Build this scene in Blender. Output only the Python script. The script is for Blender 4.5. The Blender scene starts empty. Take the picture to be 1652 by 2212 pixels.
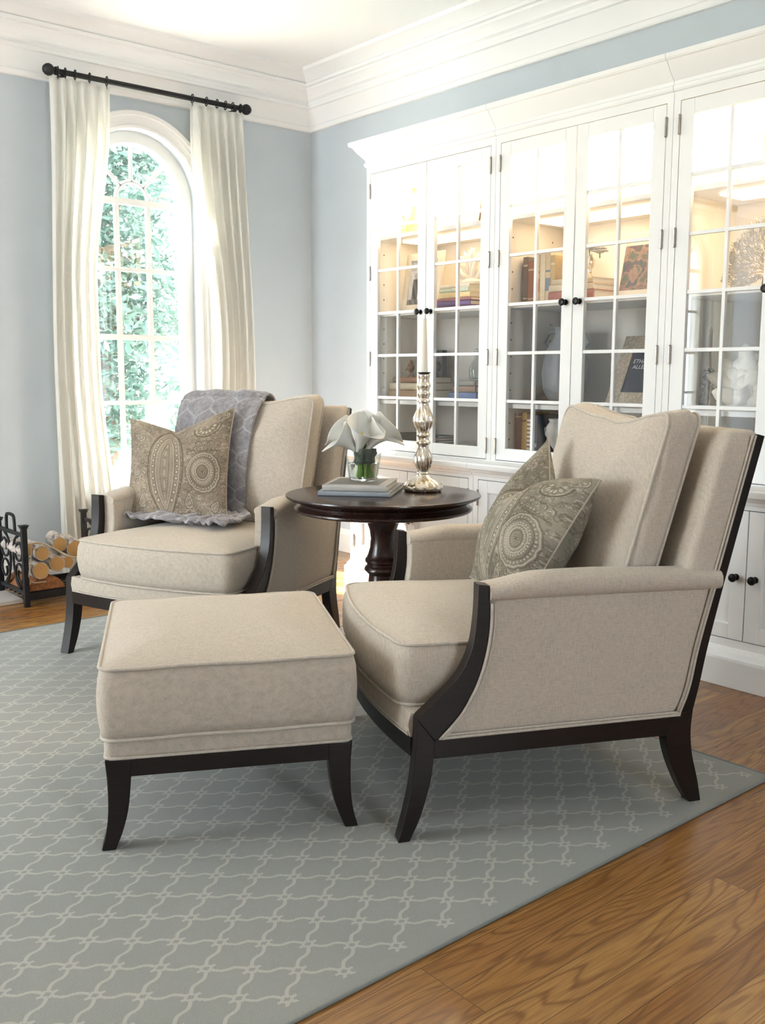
import bpy, math, random
import numpy as np
from mathutils import Vector, Matrix, noise
PI = math.pi
S = bpy.context.scene
C = S.collection
random.seed(7)

# ------------------------------------------------------------------ camera
yaw, pitch, roll, FPX = 0.7021, 0.1407, 0.0025, 2118.7
f = Vector((math.sin(yaw)*math.cos(pitch), math.cos(yaw)*math.cos(pitch), -math.sin(pitch)))
r0 = Vector((math.cos(yaw), -math.sin(yaw), 0)); u0 = r0.cross(f)
r = r0*math.cos(roll)+u0*math.sin(roll); u = -r0*math.sin(roll)+u0*math.cos(roll)
cd = bpy.data.cameras.new('camera'); cam = bpy.data.objects.new('camera', cd); C.objects.link(cam)
cd.sensor_fit = 'HORIZONTAL'; cd.sensor_width = 36; cd.lens = FPX/1652*36
cd.clip_start = .02
cam.matrix_world = Matrix(((r.x, u.x, -f.x, 0), (r.y, u.y, -f.y, 0), (r.z, u.z, -f.z, 1.1), (0, 0, 0, 1)))
S.camera = cam
S.cycles.caustics_reflective = False
# ------------------------------------------------------------------ world, sun, daylight
w = bpy.data.worlds.new('sky'); S.world = w; w.use_nodes = True
bg = w.node_tree.nodes['Background']
bg.inputs[0].default_value = (.86, .945, 1.0, 1); bg.inputs[1].default_value = 10.5
sd = bpy.data.lights.new('sun', 'SUN'); sd.energy = 60; sd.angle = .03; sd.color = (1, .95, .87)
sun = bpy.data.objects.new('sun', sd); C.objects.link(sun)
sun.rotation_euler = Vector((.50, -1.0, -1.12)).to_track_quat('-Z', 'Y').to_euler()
def portal(loc, rot, sx, sy):
    d = bpy.data.lights.new('daylight_portal', 'AREA'); d.shape = 'RECTANGLE'; d.size = sx; d.size_y = sy
    d.cycles.is_portal = True
    o = bpy.data.objects.new('daylight_portal', d); C.objects.link(o); o.location = loc; o.rotation_euler = rot
XW, YW, ZC, WX0, WY0 = 3.71, 5.08, 2.86, -2.7, -3.0
WINX = (2.56, -1.36)
for wx in WINX: portal((wx, YW+.16, 1.4), (-PI/2, 0, 0), .72, 2.0)
FWIN_FILL = ((.2, 1.0),)  # unseen window behind the camera, added and sized for fill light
LWIN_ADDED = ((3.3, 4.8),)                        # unseen left-wall window, added to brighten the cabinets and ceiling
for a, b in FWIN_FILL: portal(((a+b)/2, WY0-.12, 1.475), (PI/2, 0, 0), b-a, 2.25)
for a, b in LWIN_ADDED: portal((WX0-.12, (a+b)/2, 1.475), (0, -PI/2, 0), 2.25, b-a)
S.view_settings.view_transform = 'Standard'; S.view_settings.look = 'None'
S.view_settings.exposure = 0.85; S.view_settings.gamma = 1; S.view_settings.use_curve_mapping = False

# ------------------------------------------------------------------ helpers
XF = {}
class MB:
    def __init__(s): s.v = []; s.f = []; s.c = None
    def add(s, vs, fs):
        n = len(s.v); s.v += [tuple(p) for p in vs]; s.f += [tuple(i+n for i in q) for q in fs]; return s
    def box(s, x0, x1, y0, y1, z0, z1, fn=None):
        vs = [(x, y, z) for z in (z0, z1) for y in (y0, y1) for x in (x0, x1)]
        if fn: vs = [fn(*p) for p in vs]
        return s.add(vs, [(0, 2, 3, 1), (4, 5, 7, 6), (0, 1, 5, 4), (2, 6, 7, 3), (0, 4, 6, 2), (1, 3, 7, 5)])
    def grid(s, fn, nu, nv, cu=False, cv=False):
        vs = [fn(i/(nu if cu else nu-1), j/(nv if cv else nv-1)) for i in range(nu) for j in range(nv)]
        fs = []
        for i in range(nu if cu else nu-1):
            for j in range(nv if cv else nv-1):
                a, b = i, (i+1) % nu; c, d = j, (j+1) % nv
                fs.append((a*nv+c, b*nv+c, b*nv+d, a*nv+d))
        return s.add(vs, fs)
    def loft(s, rings, cap=True):
        n = len(rings[0]); vs = [p for q in rings for p in q]; fs = []
        for i in range(len(rings)-1):
            for j in range(n): k = (j+1) % n; fs.append((i*n+j, i*n+k, (i+1)*n+k, (i+1)*n+j))
        if cap:
            fs.append(tuple(reversed(range(n)))); fs.append(tuple(range((len(rings)-1)*n, len(rings)*n)))
        return s.add(vs, fs)
    def tube(s, path, rad, n=8, closed=False, up=(0, 0, 1), flat=1.0):
        P = [Vector(p) for p in path]; m = len(P); rings = []
        prev = None
        for i in range(m):
            a = P[(i-1) % m] if (closed or i > 0) else P[i]; b = P[(i+1) % m] if (closed or i < m-1) else P[i]
            t = (b-a).normalized() if (b-a).length > 1e-9 else Vector((0, 0, 1))
            if prev is None:
                h = Vector(up); h = Vector((1, 0, 0)) if abs(h.dot(t)) > .95 else h
            else: h = prev
            x = (h-t*h.dot(t)).normalized(); prev = x; y = t.cross(x)
            R = rad(i/(m-1)) if callable(rad) else rad
            rings.append([P[i]+x*(math.cos(q)*R)+y*(math.sin(q)*R*flat) for q in (2*PI*k/n for k in range(n))])
        if closed:
            vs = [p for q in rings for p in q]
            fs = [(i*n+j, i*n+(j+1) % n, ((i+1) % m)*n+(j+1) % n, ((i+1) % m)*n+j) for i in range(m) for j in range(n)]
            return s.add(vs, fs)
        return s.loft(rings)
    def lathe(s, prof, c=(0, 0, 0), n=32, mod=None, axis='z', cap=True):
        rings = []
        for R, z in prof:
            g = []
            for k in range(n):
                a = 2*PI*k/n; q = R*(mod(a, z, R) if mod else 1)
                x, y = q*math.cos(a), q*math.sin(a)
                if axis == 'z': g.append((c[0]+x, c[1]+y, c[2]+z))
                elif axis == '-x': g.append((c[0]-z, c[1]-x, c[2]+y))
                elif axis == 'y': g.append((c[0]+x, c[1]+z, c[2]-y))
                elif axis == 'x': g.append((c[0]+z, c[1]+x, c[2]+y))
            rings.append(g)
        return s.loft(rings, cap)
    def strip(s, A, B, fn, t0, t1):
        n = len(A); vs = []
        for a, b in zip(A, B): vs += [fn(*a, t0), fn(*a, t1), fn(*b, t1), fn(*b, t0)]
        return s.loft([vs[i*4:i*4+4] for i in range(n)])
    def poly(s, pts, fn, t0, t1):
        a = [fn(*p, t0) for p in pts]; b = [fn(*p, t1) for p in pts]
        return s.loft([a, b])
    def build(s, name, m, parent=None, smooth=True, bevel=0, world=False, sub=0, ang=38):
        vs = s.v
        if world and parent is not None:
            root = parent
            while root.parent: root = root.parent
            if root.name in XF:
                M = XF[root.name].inverted(); vs = [M @ Vector(p) for p in vs]
        me = bpy.data.meshes.new(name); me.from_pydata([tuple(p) for p in vs], [], s.f)
        me.validate(); me.update()
        import bmesh
        bm = bmesh.new(); bm.from_mesh(me); bmesh.ops.recalc_face_normals(bm, faces=bm.faces); bm.to_mesh(me); bm.free()
        me.materials.append(m)
        if smooth:
            me.polygons.foreach_set('use_smooth', [True]*len(me.polygons))
            try: me.set_sharp_from_angle(angle=math.radians(ang))
            except Exception: pass
        o = bpy.data.objects.new(name, me); C.objects.link(o)
        if parent is not None: o.parent = parent
        if bevel:
            b = o.modifiers.new('bevel', 'BEVEL'); b.width = bevel; b.segments = 2; b.limit_method = 'ANGLE'; b.angle_limit = math.radians(40)
        if sub:
            b = o.modifiers.new('sub', 'SUBSURF'); b.levels = sub; b.render_levels = sub
        return o
def thing(name, label, cat, loc=(0, 0, 0), rz=0, group=None):
    o = bpy.data.objects.new(name, None); C.objects.link(o); o.location = loc; o.rotation_euler = (0, 0, rz)
    o.empty_display_size = .05
    o['label'] = label; o['category'] = cat
    if group: o['group'] = group
    XF[o.name] = Matrix.Translation(loc) @ Matrix.Rotation(rz, 4, 'Z')
    return o
def tag(o, label, cat, group=None, kind=None):
    o['label'] = label; o['category'] = cat
    if group: o['group'] = group
    if kind: o['kind'] = kind
    return o
def struct(name, mb, m, **k):
    o = mb.build(name, m, **k); o['kind'] = 'structure'; return o
def copy_tree(o, parent=None):
    c = o.copy(); C.objects.link(c)
    if parent is not None: c.parent = parent
    for ch in list(o.children): copy_tree(ch, c)
    return c
def cr(pts, n):
    """smooth curve through points, resampled to n by parameter"""
    P = [Vector(p) for p in pts]; m = len(P); out = []
    for i in range(n):
        t = i/(n-1)*(m-1); k = min(int(t), m-2); q = t-k
        a = P[k-1] if k > 0 else P[k]*2-P[k+1]; b = P[k]; c = P[k+1]; d = P[k+2] if k+2 < m else P[k+1]*2-P[k]
        out.append(tuple(.5*((2*b)+(c-a)*q+(2*a-5*b+4*c-d)*q*q+(3*b-a-3*c+d)*q**3)))
    return out
def lerp(a, b, t): return a+(b-a)*t
def smooth(a, b, x):
    t = min(1, max(0, (x-a)/(b-a))); return t*t*(3-2*t)
def rrect(hw, hh, rad, n=5, ns=5):
    p = []
    for cx, cy, a0 in ((hw-rad, hh-rad, 0), (-hw+rad, hh-rad, PI/2), (-hw+rad, -hh+rad, PI), (hw-rad, -hh+rad, 1.5*PI)):
        for k in range(n+1): a = a0+PI/2*k/n; p.append((cx+rad*math.cos(a), cy+rad*math.sin(a)))
        # straight run is filled below
    q = []
    for i in range(len(p)):
        q.append(p[i])
        if i % (n+1) == n:
            b = p[(i+1) % len(p)]
            for k in range(1, ns): q.append((lerp(p[i][0], b[0], k/ns), lerp(p[i][1], b[1], k/ns)))
    return q

# ------------------------------------------------------------------ materials
class NT:
    def __init__(s, name):
        s.m = bpy.data.materials.new(name); s.m.use_nodes = True; s.t = s.m.node_tree; s.b = s.t.nodes['Principled BSDF']
    def n(s, typ, **k):
        o = s.t.nodes.new(typ)
        for a, b in k.items(): setattr(o, a, b)
        return o
    def l(s, a, b): s.t.links.new(a, b)
    def put(s, sock, v):
        if hasattr(v, 'default_value') or hasattr(v, 'is_linked'): s.l(v, sock)
        else: sock.default_value = v
    def math(s, op, a, b=None, c=None, clamp=False):
        o = s.n('ShaderNodeMath', operation=op, use_clamp=clamp); s.put(o.inputs[0], a)
        if b is not None: s.put(o.inputs[1], b)
        if c is not None: s.put(o.inputs[2], c)
        return o.outputs[0]
    def coord(s, scale=(1, 1, 1), rot=(0, 0, 0), loc=(0, 0, 0), out='Object'):
        tc = s.n('ShaderNodeTexCoord'); mp = s.n('ShaderNodeMapping')
        mp.inputs['Scale'].default_value = scale; mp.inputs['Rotation'].default_value = rot; mp.inputs['Location'].default_value = loc
        s.l(tc.outputs[out], mp.inputs[0]); return mp.outputs[0]
    def noise(s, vec, scale=5, detail=3, rough=.5, dist=0):
        o = s.n('ShaderNodeTexNoise'); s.l(vec, o.inputs['Vector']); o.inputs['Scale'].default_value = scale
        o.inputs['Detail'].default_value = detail; o.inputs['Roughness'].default_value = rough; o.inputs['Distortion'].default_value = dist
        return o.outputs['Fac']
    def ramp(s, fac, stops):
        o = s.n('ShaderNodeValToRGB'); e = o.color_ramp.elements
        while len(e) < len(stops): e.new(.5)
        for q, (p, c) in zip(e, stops): q.position = p; q.color = (*c, 1)
        s.l(fac, o.inputs[0]); return o.outputs[0]
    def mix(s, fac, a, b, typ='MIX'):
        o = s.n('ShaderNodeMix', data_type='RGBA', blend_type=typ); s.put(o.inputs[0], fac)
        for i, v in ((6, a), (7, b)):
            if isinstance(v, tuple): o.inputs[i].default_value = (*v, 1)
            else: s.l(v, o.inputs[i])
        return o.outputs[2]
    def bump(s, h, strength=.3, dist=.002):
        o = s.n('ShaderNodeBump'); o.inputs['Strength'].default_value = strength; o.inputs['Distance'].default_value = dist
        s.l(h, o.inputs['Height']); s.l(o.outputs[0], s.b.inputs['Normal'])
    def fin(s, col=None, rough=.5, metal=0, spec=.5, **k):
        if isinstance(col, tuple): s.b.inputs['Base Color'].default_value = (*col, 1)
        elif col is not None: s.l(col, s.b.inputs['Base Color'])
        s.put(s.b.inputs['Roughness'], rough); s.b.inputs['Metallic'].default_value = metal
        s.b.inputs['Specular IOR Level'].default_value = spec
        for a, v in k.items():
            s.b.inputs[a.replace('_', ' ')].default_value = v
        return s.m
def plain(name, col, rough=.5, metal=0, spec=.5, var=.06, vs=9, **k):
    t = NT(name); n = t.noise(t.coord(), vs, 4)
    c = t.ramp(n, [(.3, tuple(x*(1-var) for x in col)), (.7, tuple(min(1, x*(1+var)) for x in col))])
    return t.fin(c, rough, metal, spec, **k)
def linen(name, col, amp=.10):
    t = NT(name)
    a = t.noise(t.coord((420, 60, 420)), 1, 2); b = t.noise(t.coord((60, 420, 60)), 1, 2); c = t.noise(t.coord(), 7, 3)
    m = t.math('ADD', a, b); m2 = t.math('MULTIPLY', m, .5)
    m3 = t.math('ADD', t.math('MULTIPLY', m2, .93), t.math('MULTIPLY', c, .07))
    cl = t.ramp(m3, [(.35, tuple(x*(1-amp*1.6) for x in col)), (.5, col), (.66, tuple(min(1, x*(1+amp*1.5)) for x in col))])
    t.bump(m2, .25, .0012)
    return t.fin(cl, .92, 0, .15, Sheen_Weight=.15, Sheen_Roughness=.5)
M = {}
M['linen'] = linen('linen_fabric', (.49, .432, .362))
M['welt'] = linen('linen_welt', (.50, .45, .385))
def darkwood(name, a, b, rough):
    t = NT(name); n = t.noise(t.coord((4, 4, 40)), 3, 4, .6); c = t.ramp(n, [(.3, a), (.75, b)])
    return t.fin(c, rough, 0, .32)
M['espresso'] = darkwood('espresso_wood', (.008, .005, .0045), (.014, .0085, .007), .34)
def tabletop():
    t = NT('mahogany_dark'); n = t.noise(t.coord((2, 30, 2), rot=(0, 0, .6)), 3, 5, .6)
    return t.fin(t.ramp(n, [(.3, (.018, .008, .007)), (.75, (.042, .018, .013))]), .22, 0, .55)
M['table'] = tabletop()
M['white'] = plain('white_paint', (.80, .80, .785), .42, 0, .4, .012, 3)
def interior():
    t = NT('cabinet_interior_paint'); sp = t.n('ShaderNodeSeparateXYZ'); t.l(t.coord(), sp.inputs[0])
    dx = t.math('MINIMUM', t.math('ABSOLUTE', t.math('ADD', sp.outputs[0], .070)), t.math('ABSOLUTE', t.math('SUBTRACT', sp.outputs[0], .200)))
    dz = t.math('ABSOLUTE', t.math('SUBTRACT', t.math('PINGPONG', t.math('SUBTRACT', sp.outputs[2], .80), .0375), .0))
    m = t.math('MULTIPLY', t.math('LESS_THAN', dx, .0035), t.math('LESS_THAN', dz, .0035))
    return t.fin(t.mix(m, (.86, .81, .73), (.08, .05, .03)), .5, 0, .3)
M['interior'] = interior()
M['ceil'] = plain('ceiling_white', (.93, .93, .92), .8, 0, .2, .01, 2)
M['crown'] = plain('crown_white', (.84, .835, .82), .55, 0, .3, .012, 2)
M['wall'] = plain('wall_blue_grey', (.515, .565, .605), .75, 0, .25, .02, 4)
M['wallfar'] = plain('wall_far_side', (.50, .51, .52), .8, 0, .2, .02, 4)
M['iron'] = plain('wrought_iron', (.014, .014, .015), .5, .3, .4, .2, 30)
M['bronze'] = plain('dark_bronze', (.018, .015, .014), .32, .7, .5, .15, 30)
M['nickel'] = plain('aged_nickel', (.42, .38, .33), .35, 1, .5, .1, 40)
M['bowl_dark'] = plain('dark_glaze', (.05, .05, .055), .3)
def wood_floor():
    t = NT('oak_floor'); v = t.coord()
    br = t.n('ShaderNodeTexBrick'); t.l(v, br.inputs['Vector']); br.offset = .37; br.offset_frequency = 3
    br.inputs['Scale'].default_value = 1; br.inputs['Brick Width'].default_value = 1.15; br.inputs['Row Height'].default_value = .083
    br.inputs['Mortar Size'].default_value = .0009; br.inputs['Mortar Smooth'].default_value = .3; br.inputs['Bias'].default_value = 0
    br.inputs['Color1'].default_value = (0, 0, 0, 1); br.inputs['Color2'].default_value = (1, 1, 1, 1); br.inputs['Mortar'].default_value = (.5, .5, .5, 1)
    pid = br.outputs['Color']
    # per-board shift of the grain
    mul = t.n('ShaderNodeVectorMath', operation='SCALE'); t.l(pid, mul.inputs[0]); mul.inputs['Scale'].default_value = 37
    add = t.n('ShaderNodeVectorMath', operation='ADD'); t.l(v, add.inputs[0]); t.l(mul.outputs[0], add.inputs[1])
    mp = t.n('ShaderNodeMapping'); mp.inputs['Scale'].default_value = (1.3, 10, 1); t.l(add.outputs[0], mp.inputs[0])
    n1 = t.noise(mp.outputs[0], 1.1, 2, .45, .35)
    rings = t.math('SINE', t.math('MULTIPLY', n1, 88)); rg = t.math('POWER', t.math('MULTIPLY_ADD', rings, .5, .5), 4.5)
    mp2 = t.n('ShaderNodeMapping'); mp2.inputs['Scale'].default_value = (9, 190, 1); t.l(add.outputs[0], mp2.inputs[0])
    n2 = t.noise(mp2.outputs[0], 1, 3, .6)
    sep = t.n('ShaderNodeSeparateColor'); t.l(pid, sep.inputs[0])
    base = t.ramp(sep.outputs[0], [(0, (.235, .098, .024)), (.35, (.31, .150, .040)), (.7, (.385, .205, .062)), (1, (.255, .108, .028))])
    c1 = t.mix(t.math('MULTIPLY', rg, .62), base, (.14, .052, .018))
    c2 = t.mix(t.math('MULTIPLY', t.math('SUBTRACT', .62, n2, clamp=True), 1.6), c1, (.12, .045, .017))
    c3 = t.mix(t.math('MULTIPLY', br.outputs['Fac'], .8), c2, (.05, .022, .01))
    t.bump(t.math('SUBTRACT', 1, br.outputs['Fac']), .25, .001)
    return t.fin(c3, t.math('MULTIPLY_ADD', n2, .1, .20), 0, .5)
M['floor'] = wood_floor()
def rug_mat():
    t = NT('trellis_rug'); v = t.coord()
    dn = t.noise(v, 260, 1); dn = t.math('MULTIPLY', t.math('SUBTRACT', dn, .5), .06)
    sp = t.n('ShaderNodeSeparateXYZ'); t.l(v, sp.inputs[0]); X, Y = sp.outputs[0], sp.outputs[1]
    U = t.math('ADD', t.math('MULTIPLY', t.math('SUBTRACT', X, .903), 1/.0638), dn)
    V = t.math('ADD', t.math('MULTIPLY', t.math('SUBTRACT', Y, 1.667), 1/.0570), dn)
    a = t.math('PINGPONG', U, 1.0); b = t.math('PINGPONG', V, 1.0)
    ta = t.math('MULTIPLY', a, 2*PI)
    sh = t.math('MULTIPLY_ADD', t.math('SINE', ta), .135, a)
    spd = t.math('MULTIPLY_ADD', t.math('COSINE', ta), .27*PI, 1.0)
    g = t.math('SQRT', t.math('MULTIPLY_ADD', spd, spd, 1.0))
    d = t.math('DIVIDE', t.math('ABSOLUTE', t.math('SUBTRACT', b, sh)), g)
    line = t.math('LESS_THAN', d, .060)
    a_, b_ = t.math('SUBTRACT', 1, a), t.math('SUBTRACT', 1, b)
    q = t.math('MINIMUM', t.math('MULTIPLY_ADD', b, 1.1, a), t.math('MULTIPLY_ADD', b_, 1.1, a_))
    ear = t.math('MINIMUM', t.math('MAXIMUM', t.math('SUBTRACT', a, .31), t.math('SUBTRACT', b, .055)), t.math('MAXIMUM', t.math('SUBTRACT', a_, .31), t.math('SUBTRACT', b_, .055)))
    knot = t.math('MAXIMUM', t.math('LESS_THAN', q, .27), t.math('LESS_THAN', ear, 0)); inner = t.math('LESS_THAN', q, .13)
    pat = t.math('MAXIMUM', line, knot); pat = t.math('MULTIPLY', pat, t.math('SUBTRACT', 1, inner))
    # plain border band inside the bound edge
    bx = t.math('LESS_THAN', X, 2.445); by = t.math('GREATER_THAN', Y, 1.308); by2 = t.math('LESS_THAN', Y, 4.09)
    pat = t.math('MULTIPLY', t.math('MULTIPLY', pat, bx), t.math('MULTIPLY', by, by2))
    pile = t.noise(v, 420, 2); low = t.noise(v, 3, 3)
    g0 = t.ramp(pile, [(.3, (.230, .240, .226)), (.7, (.298, .308, .290))])
    g1 = t.mix(t.math('MULTIPLY', low, .35), g0, (.25, .255, .235))
    c = t.mix(pat, g1, (.39, .382, .352))
    h = t.math('ADD', t.math('MULTIPLY', pile, .5), t.math('MULTIPLY', pat, -.5)); t.bump(h, .5, .003)
    return t.fin(c, .97, 0, .1, Sheen_Weight=.2)
M['rug'] = rug_mat()
M['rugedge'] = plain('rug_binding', (.225, .24, .235), .95, 0, .1, .06, 60)
def cloth_trans(name, col, tr):
    t = NT(name); n = t.noise(t.coord((300, 300, 40)), 1, 2); c = t.ramp(n, [(.3, tuple(x*.96 for x in col)), (.7, col)])
    t.fin(c, .9, 0, .1)
    tb = t.n('ShaderNodeBsdfTranslucent'); t.l(c, tb.inputs[0]); mx = t.n('ShaderNodeMixShader'); mx.inputs[0].default_value = tr
    out = t.t.nodes['Material Output']; t.l(t.b.outputs[0], mx.inputs[1]); t.l(tb.outputs[0], mx.inputs[2]); t.l(mx.outputs[0], out.inputs[0])
    return t.m
M['curtain'] = cloth_trans('curtain_linen', (.95, .94, .90), .58)
M['petal'] = cloth_trans('calla_petal', (.86, .86, .83), .25)
def leafmat(name, a, b, tr=.35):
    t = NT(name); n = t.noise(t.coord(), 3, 2); c = t.ramp(n, [(.35, a), (.65, b)]); t.fin(c, .5, 0, .3)
    tb = t.n('ShaderNodeBsdfTranslucent'); t.l(c, tb.inputs[0]); mx = t.n('ShaderNodeMixShader'); mx.inputs[0].default_value = tr
    out = t.t.nodes['Material Output']; t.l(t.b.outputs[0], mx.inputs[1]); t.l(tb.outputs[0], mx.inputs[2]); t.l(mx.outputs[0], out.inputs[0])
    return t.m
M['leaf'] = leafmat('tree_leaves', (.034, .068, .055), (.075, .125, .102))
M['bark'] = plain('tree_bark', (.12, .09, .07), .9, 0, .2, .3, 20)
M['bounceground'] = plain('pale_bounce_ground', (.50, .50, .42), .9, 0, .1, .3, 3)  # ground kept pale as a reflector, to bounce light onto the ceiling
M['stemgreen'] = plain('flower_stem', (.20, .36, .05), .45, 0, .4, .15, 30)
M['leafwrap'] = plain('leaf_wrap', (.045, .06, .045), .5, 0, .4, .4, 40)
def glass(name, tint=(1, 1, 1), rough=0.0, f0=.06):
    m = bpy.data.materials.new(name); m.use_nodes = True; t = m.node_tree; t.nodes.clear()
    out = t.nodes.new('ShaderNodeOutputMaterial'); mx = t.nodes.new('ShaderNodeMixShader'); lw = t.nodes.new('ShaderNodeLayerWeight')
    tr = t.nodes.new('ShaderNodeBsdfTransparent'); gl = t.nodes.new('ShaderNodeBsdfGlossy')
    pw = t.nodes.new('ShaderNodeMath'); pw.operation = 'POWER'; pw.inputs[1].default_value = 5
    ma = t.nodes.new('ShaderNodeMath'); ma.operation = 'MULTIPLY_ADD'; ma.inputs[1].default_value = 1-f0; ma.inputs[2].default_value = f0
    lw.inputs[0].default_value = .5; tr.inputs[0].default_value = (*tint, 1); gl.inputs['Roughness'].default_value = rough
    L = t.links.new; L(lw.outputs['Facing'], pw.inputs[0]); L(pw.outputs[0], ma.inputs[0]); L(ma.outputs[0], mx.inputs[0])
    L(tr.outputs[0], mx.inputs[1]); L(gl.outputs[0], mx.inputs[2]); L(mx.outputs[0], out.inputs[0])
    return m
M['pane'] = glass('clear_pane'); M['vaseglass'] = glass('vase_glass', (.95, .97, .96), 0, .05)
def realglass(name, col, ior):
    t = NT(name); return t.fin(col, 0.0, 0, .5, Transmission_Weight=1.0, IOR=ior)
M['water'] = realglass('water', (.97, .98, .93), 1.33)
M['thickglass'] = realglass('thick_glass', (.97, 1, .99), 1.45)
def mercury():
    t = NT('mercury_glass'); n = t.noise(t.coord(), 55, 4, .65); n2 = t.noise(t.coord(), 14, 3)
    c = t.ramp(t.math('ADD', t.math('MULTIPLY', n, .6), t.math('MULTIPLY', n2, .4)), [(.36, (.50, .36, .20)), (.46, (.78, .70, .58)), (.62, (.90, .87, .82))])
    t.bump(n, .12, .002)
    return t.fin(c, t.math('MULTIPLY_ADD', n, .3, .08), .92, .5)
M['mercury'] = mercury()
M['candle'] = plain('ivory_wax', (.80, .75, .66), .5, 0, .4, .03, 20, Subsurface_Weight=.2, Subsurface_Radius=(.01, .006, .004))
def emit(name, col, st):
    m = bpy.data.materials.new(name); m.use_nodes = True; t = m.node_tree; b = t.nodes['Principled BSDF']
    b.inputs['Base Color'].default_value = (.9, .9, .85, 1); b.inputs['Emission Color'].default_value = (*col, 1); b.inputs['Emission Strength'].default_value = st
    return m
M['lampTop'] = emit('cabinet_light_upper', (1, .80, .52), 30)
M['lampLow'] = emit('cabinet_light_lower', (1, .74, .45), 3.6)
def plush():
    t = NT('grey_plush'); n = t.noise(t.coord(), 60, 3); c = t.ramp(n, [(.3, (.20, .19, .205)), (.7, (.32, .305, .32))])
    at = t.n('ShaderNodeVertexColor'); at.layer_name = 'Col'
    c2 = t.mix(at.outputs[0], c, (.46, .445, .46)); t.bump(n, .4, .003)
    return t.fin(c2, .95, 0, .1, Sheen_Weight=.6, Sheen_Roughness=.4)
M['plush'] = plush()
def vcol(name, rough=.9, bumpy=True):
    t = NT(name); at = t.n('ShaderNodeVertexColor'); at.layer_name = 'Col'
    n = t.noise(t.coord(), 400, 2); c = t.mix(.16, at.outputs[0], n, 'OVERLAY')
    if bumpy: t.bump(n, .3, .001)
    return t.fin(c, rough, 0, .15)
M['vcol'] = vcol('printed_cotton'); M['print'] = vcol('printed_card', .45, False)
M['page'] = plain('book_pages', (.72, .68, .60), .85, 0, .2, .06, 120)
COL = {}
def cmat(col, rough=.5, nm='coloured_board'):
    k = (tuple(round(x, 3) for x in col), rough)
    if k not in COL: COL[k] = plain(nm, col, rough, 0, .4, .08, 25)
    return COL[k]

# ------------------------------------------------------------------ room shell
B = MB(); B.box(WX0-.2, XW+.2, WY0-.2, YW+.2, -.12, 0); struct('floor', B, M['floor'], smooth=False)
B = MB(); B.box(WX0-.2, XW+.2, WY0-.2, YW+.2, ZC, ZC+.12); struct('ceiling', B, M['ceil'], smooth=False)
B = MB(); B.box(XW, XW+.15, WY0-.2, YW+.2, 0, ZC); struct('wall_right', B, M['wall'], smooth=False)
B = MB(); e = [WY0-.2]+[q for ab in LWIN_ADDED for q in ab]+[YW+.2]
for i in range(0, len(e), 2): B.box(WX0-.15, WX0, e[i], e[i+1], 0, ZC)
for a, b in LWIN_ADDED: B.box(WX0-.15, WX0, a, b, 0, .35); B.box(WX0-.15, WX0, a, b, 2.6, ZC)
struct('wall_left', B, M['wallfar'], smooth=False)
for i, (a, b) in enumerate(LWIN_ADDED):
    B = MB(); t_ = .035; x0, x1 = WX0-.1, WX0-.05
    B.box(x0, x1, a, a+t_, .35, 2.6); B.box(x0, x1, b-t_, b, .35, 2.6); B.box(x0, x1, a, b, .35, .35+t_); B.box(x0, x1, a, b, 2.6-t_, 2.6); B.box(x0, x1, a, b, 1.45, 1.49)
    for k in (1, 2): yy = lerp(a, b, k/3); B.box(x0, x1, yy-.01, yy+.01, .35, 2.6)
    struct('window_%d' % (i+4), B, M['white'], smooth=False)  # frame of the added left-wall window
# window wall, with two arched openings
RO, ZS, ZB = .350, 2.05, .46
B = MB()
def wq(p): return (p[0], YW, p[1])
def add_quad(p): B.add([wq(q) for q in p], [(0, 1, 2, 3)])
xs = [WX0-.2]+[q for wx in sorted(WINX) for q in (wx-RO, wx+RO)]+[XW+.2]
for i in range(0, len(xs), 2): add_quad([(xs[i], 0), (xs[i+1], 0), (xs[i+1], ZC), (xs[i], ZC)])
for wx in WINX:
    add_quad([(wx-RO, 0), (wx+RO, 0), (wx+RO, ZB), (wx-RO, ZB)])
    for k in range(32):
        a, b = PI-PI*k/32, PI-PI*(k+1)/32
        xa, xb = wx+RO*math.cos(a), wx+RO*math.cos(b)
        add_quad([(xa, ZS+RO*math.sin(a)), (xb, ZS+RO*math.sin(b)), (xb, ZC), (xa, ZC)])
    path = [(wx-RO, ZB)]+[(wx+RO*math.cos(PI-PI*k/32), ZS+RO*math.sin(PI-PI*k/32)) for k in range(33)]+[(wx+RO, ZB)]
    for p, q in zip(path, path[1:]+path[:1]):
        B.add([(p[0], YW, p[1]), (q[0], YW, q[1]), (q[0], YW+.2, q[1]), (p[0], YW+.2, p[1])], [(0, 1, 2, 3)])
struct('wall_back', B, M['wall'], smooth=False)
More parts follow.
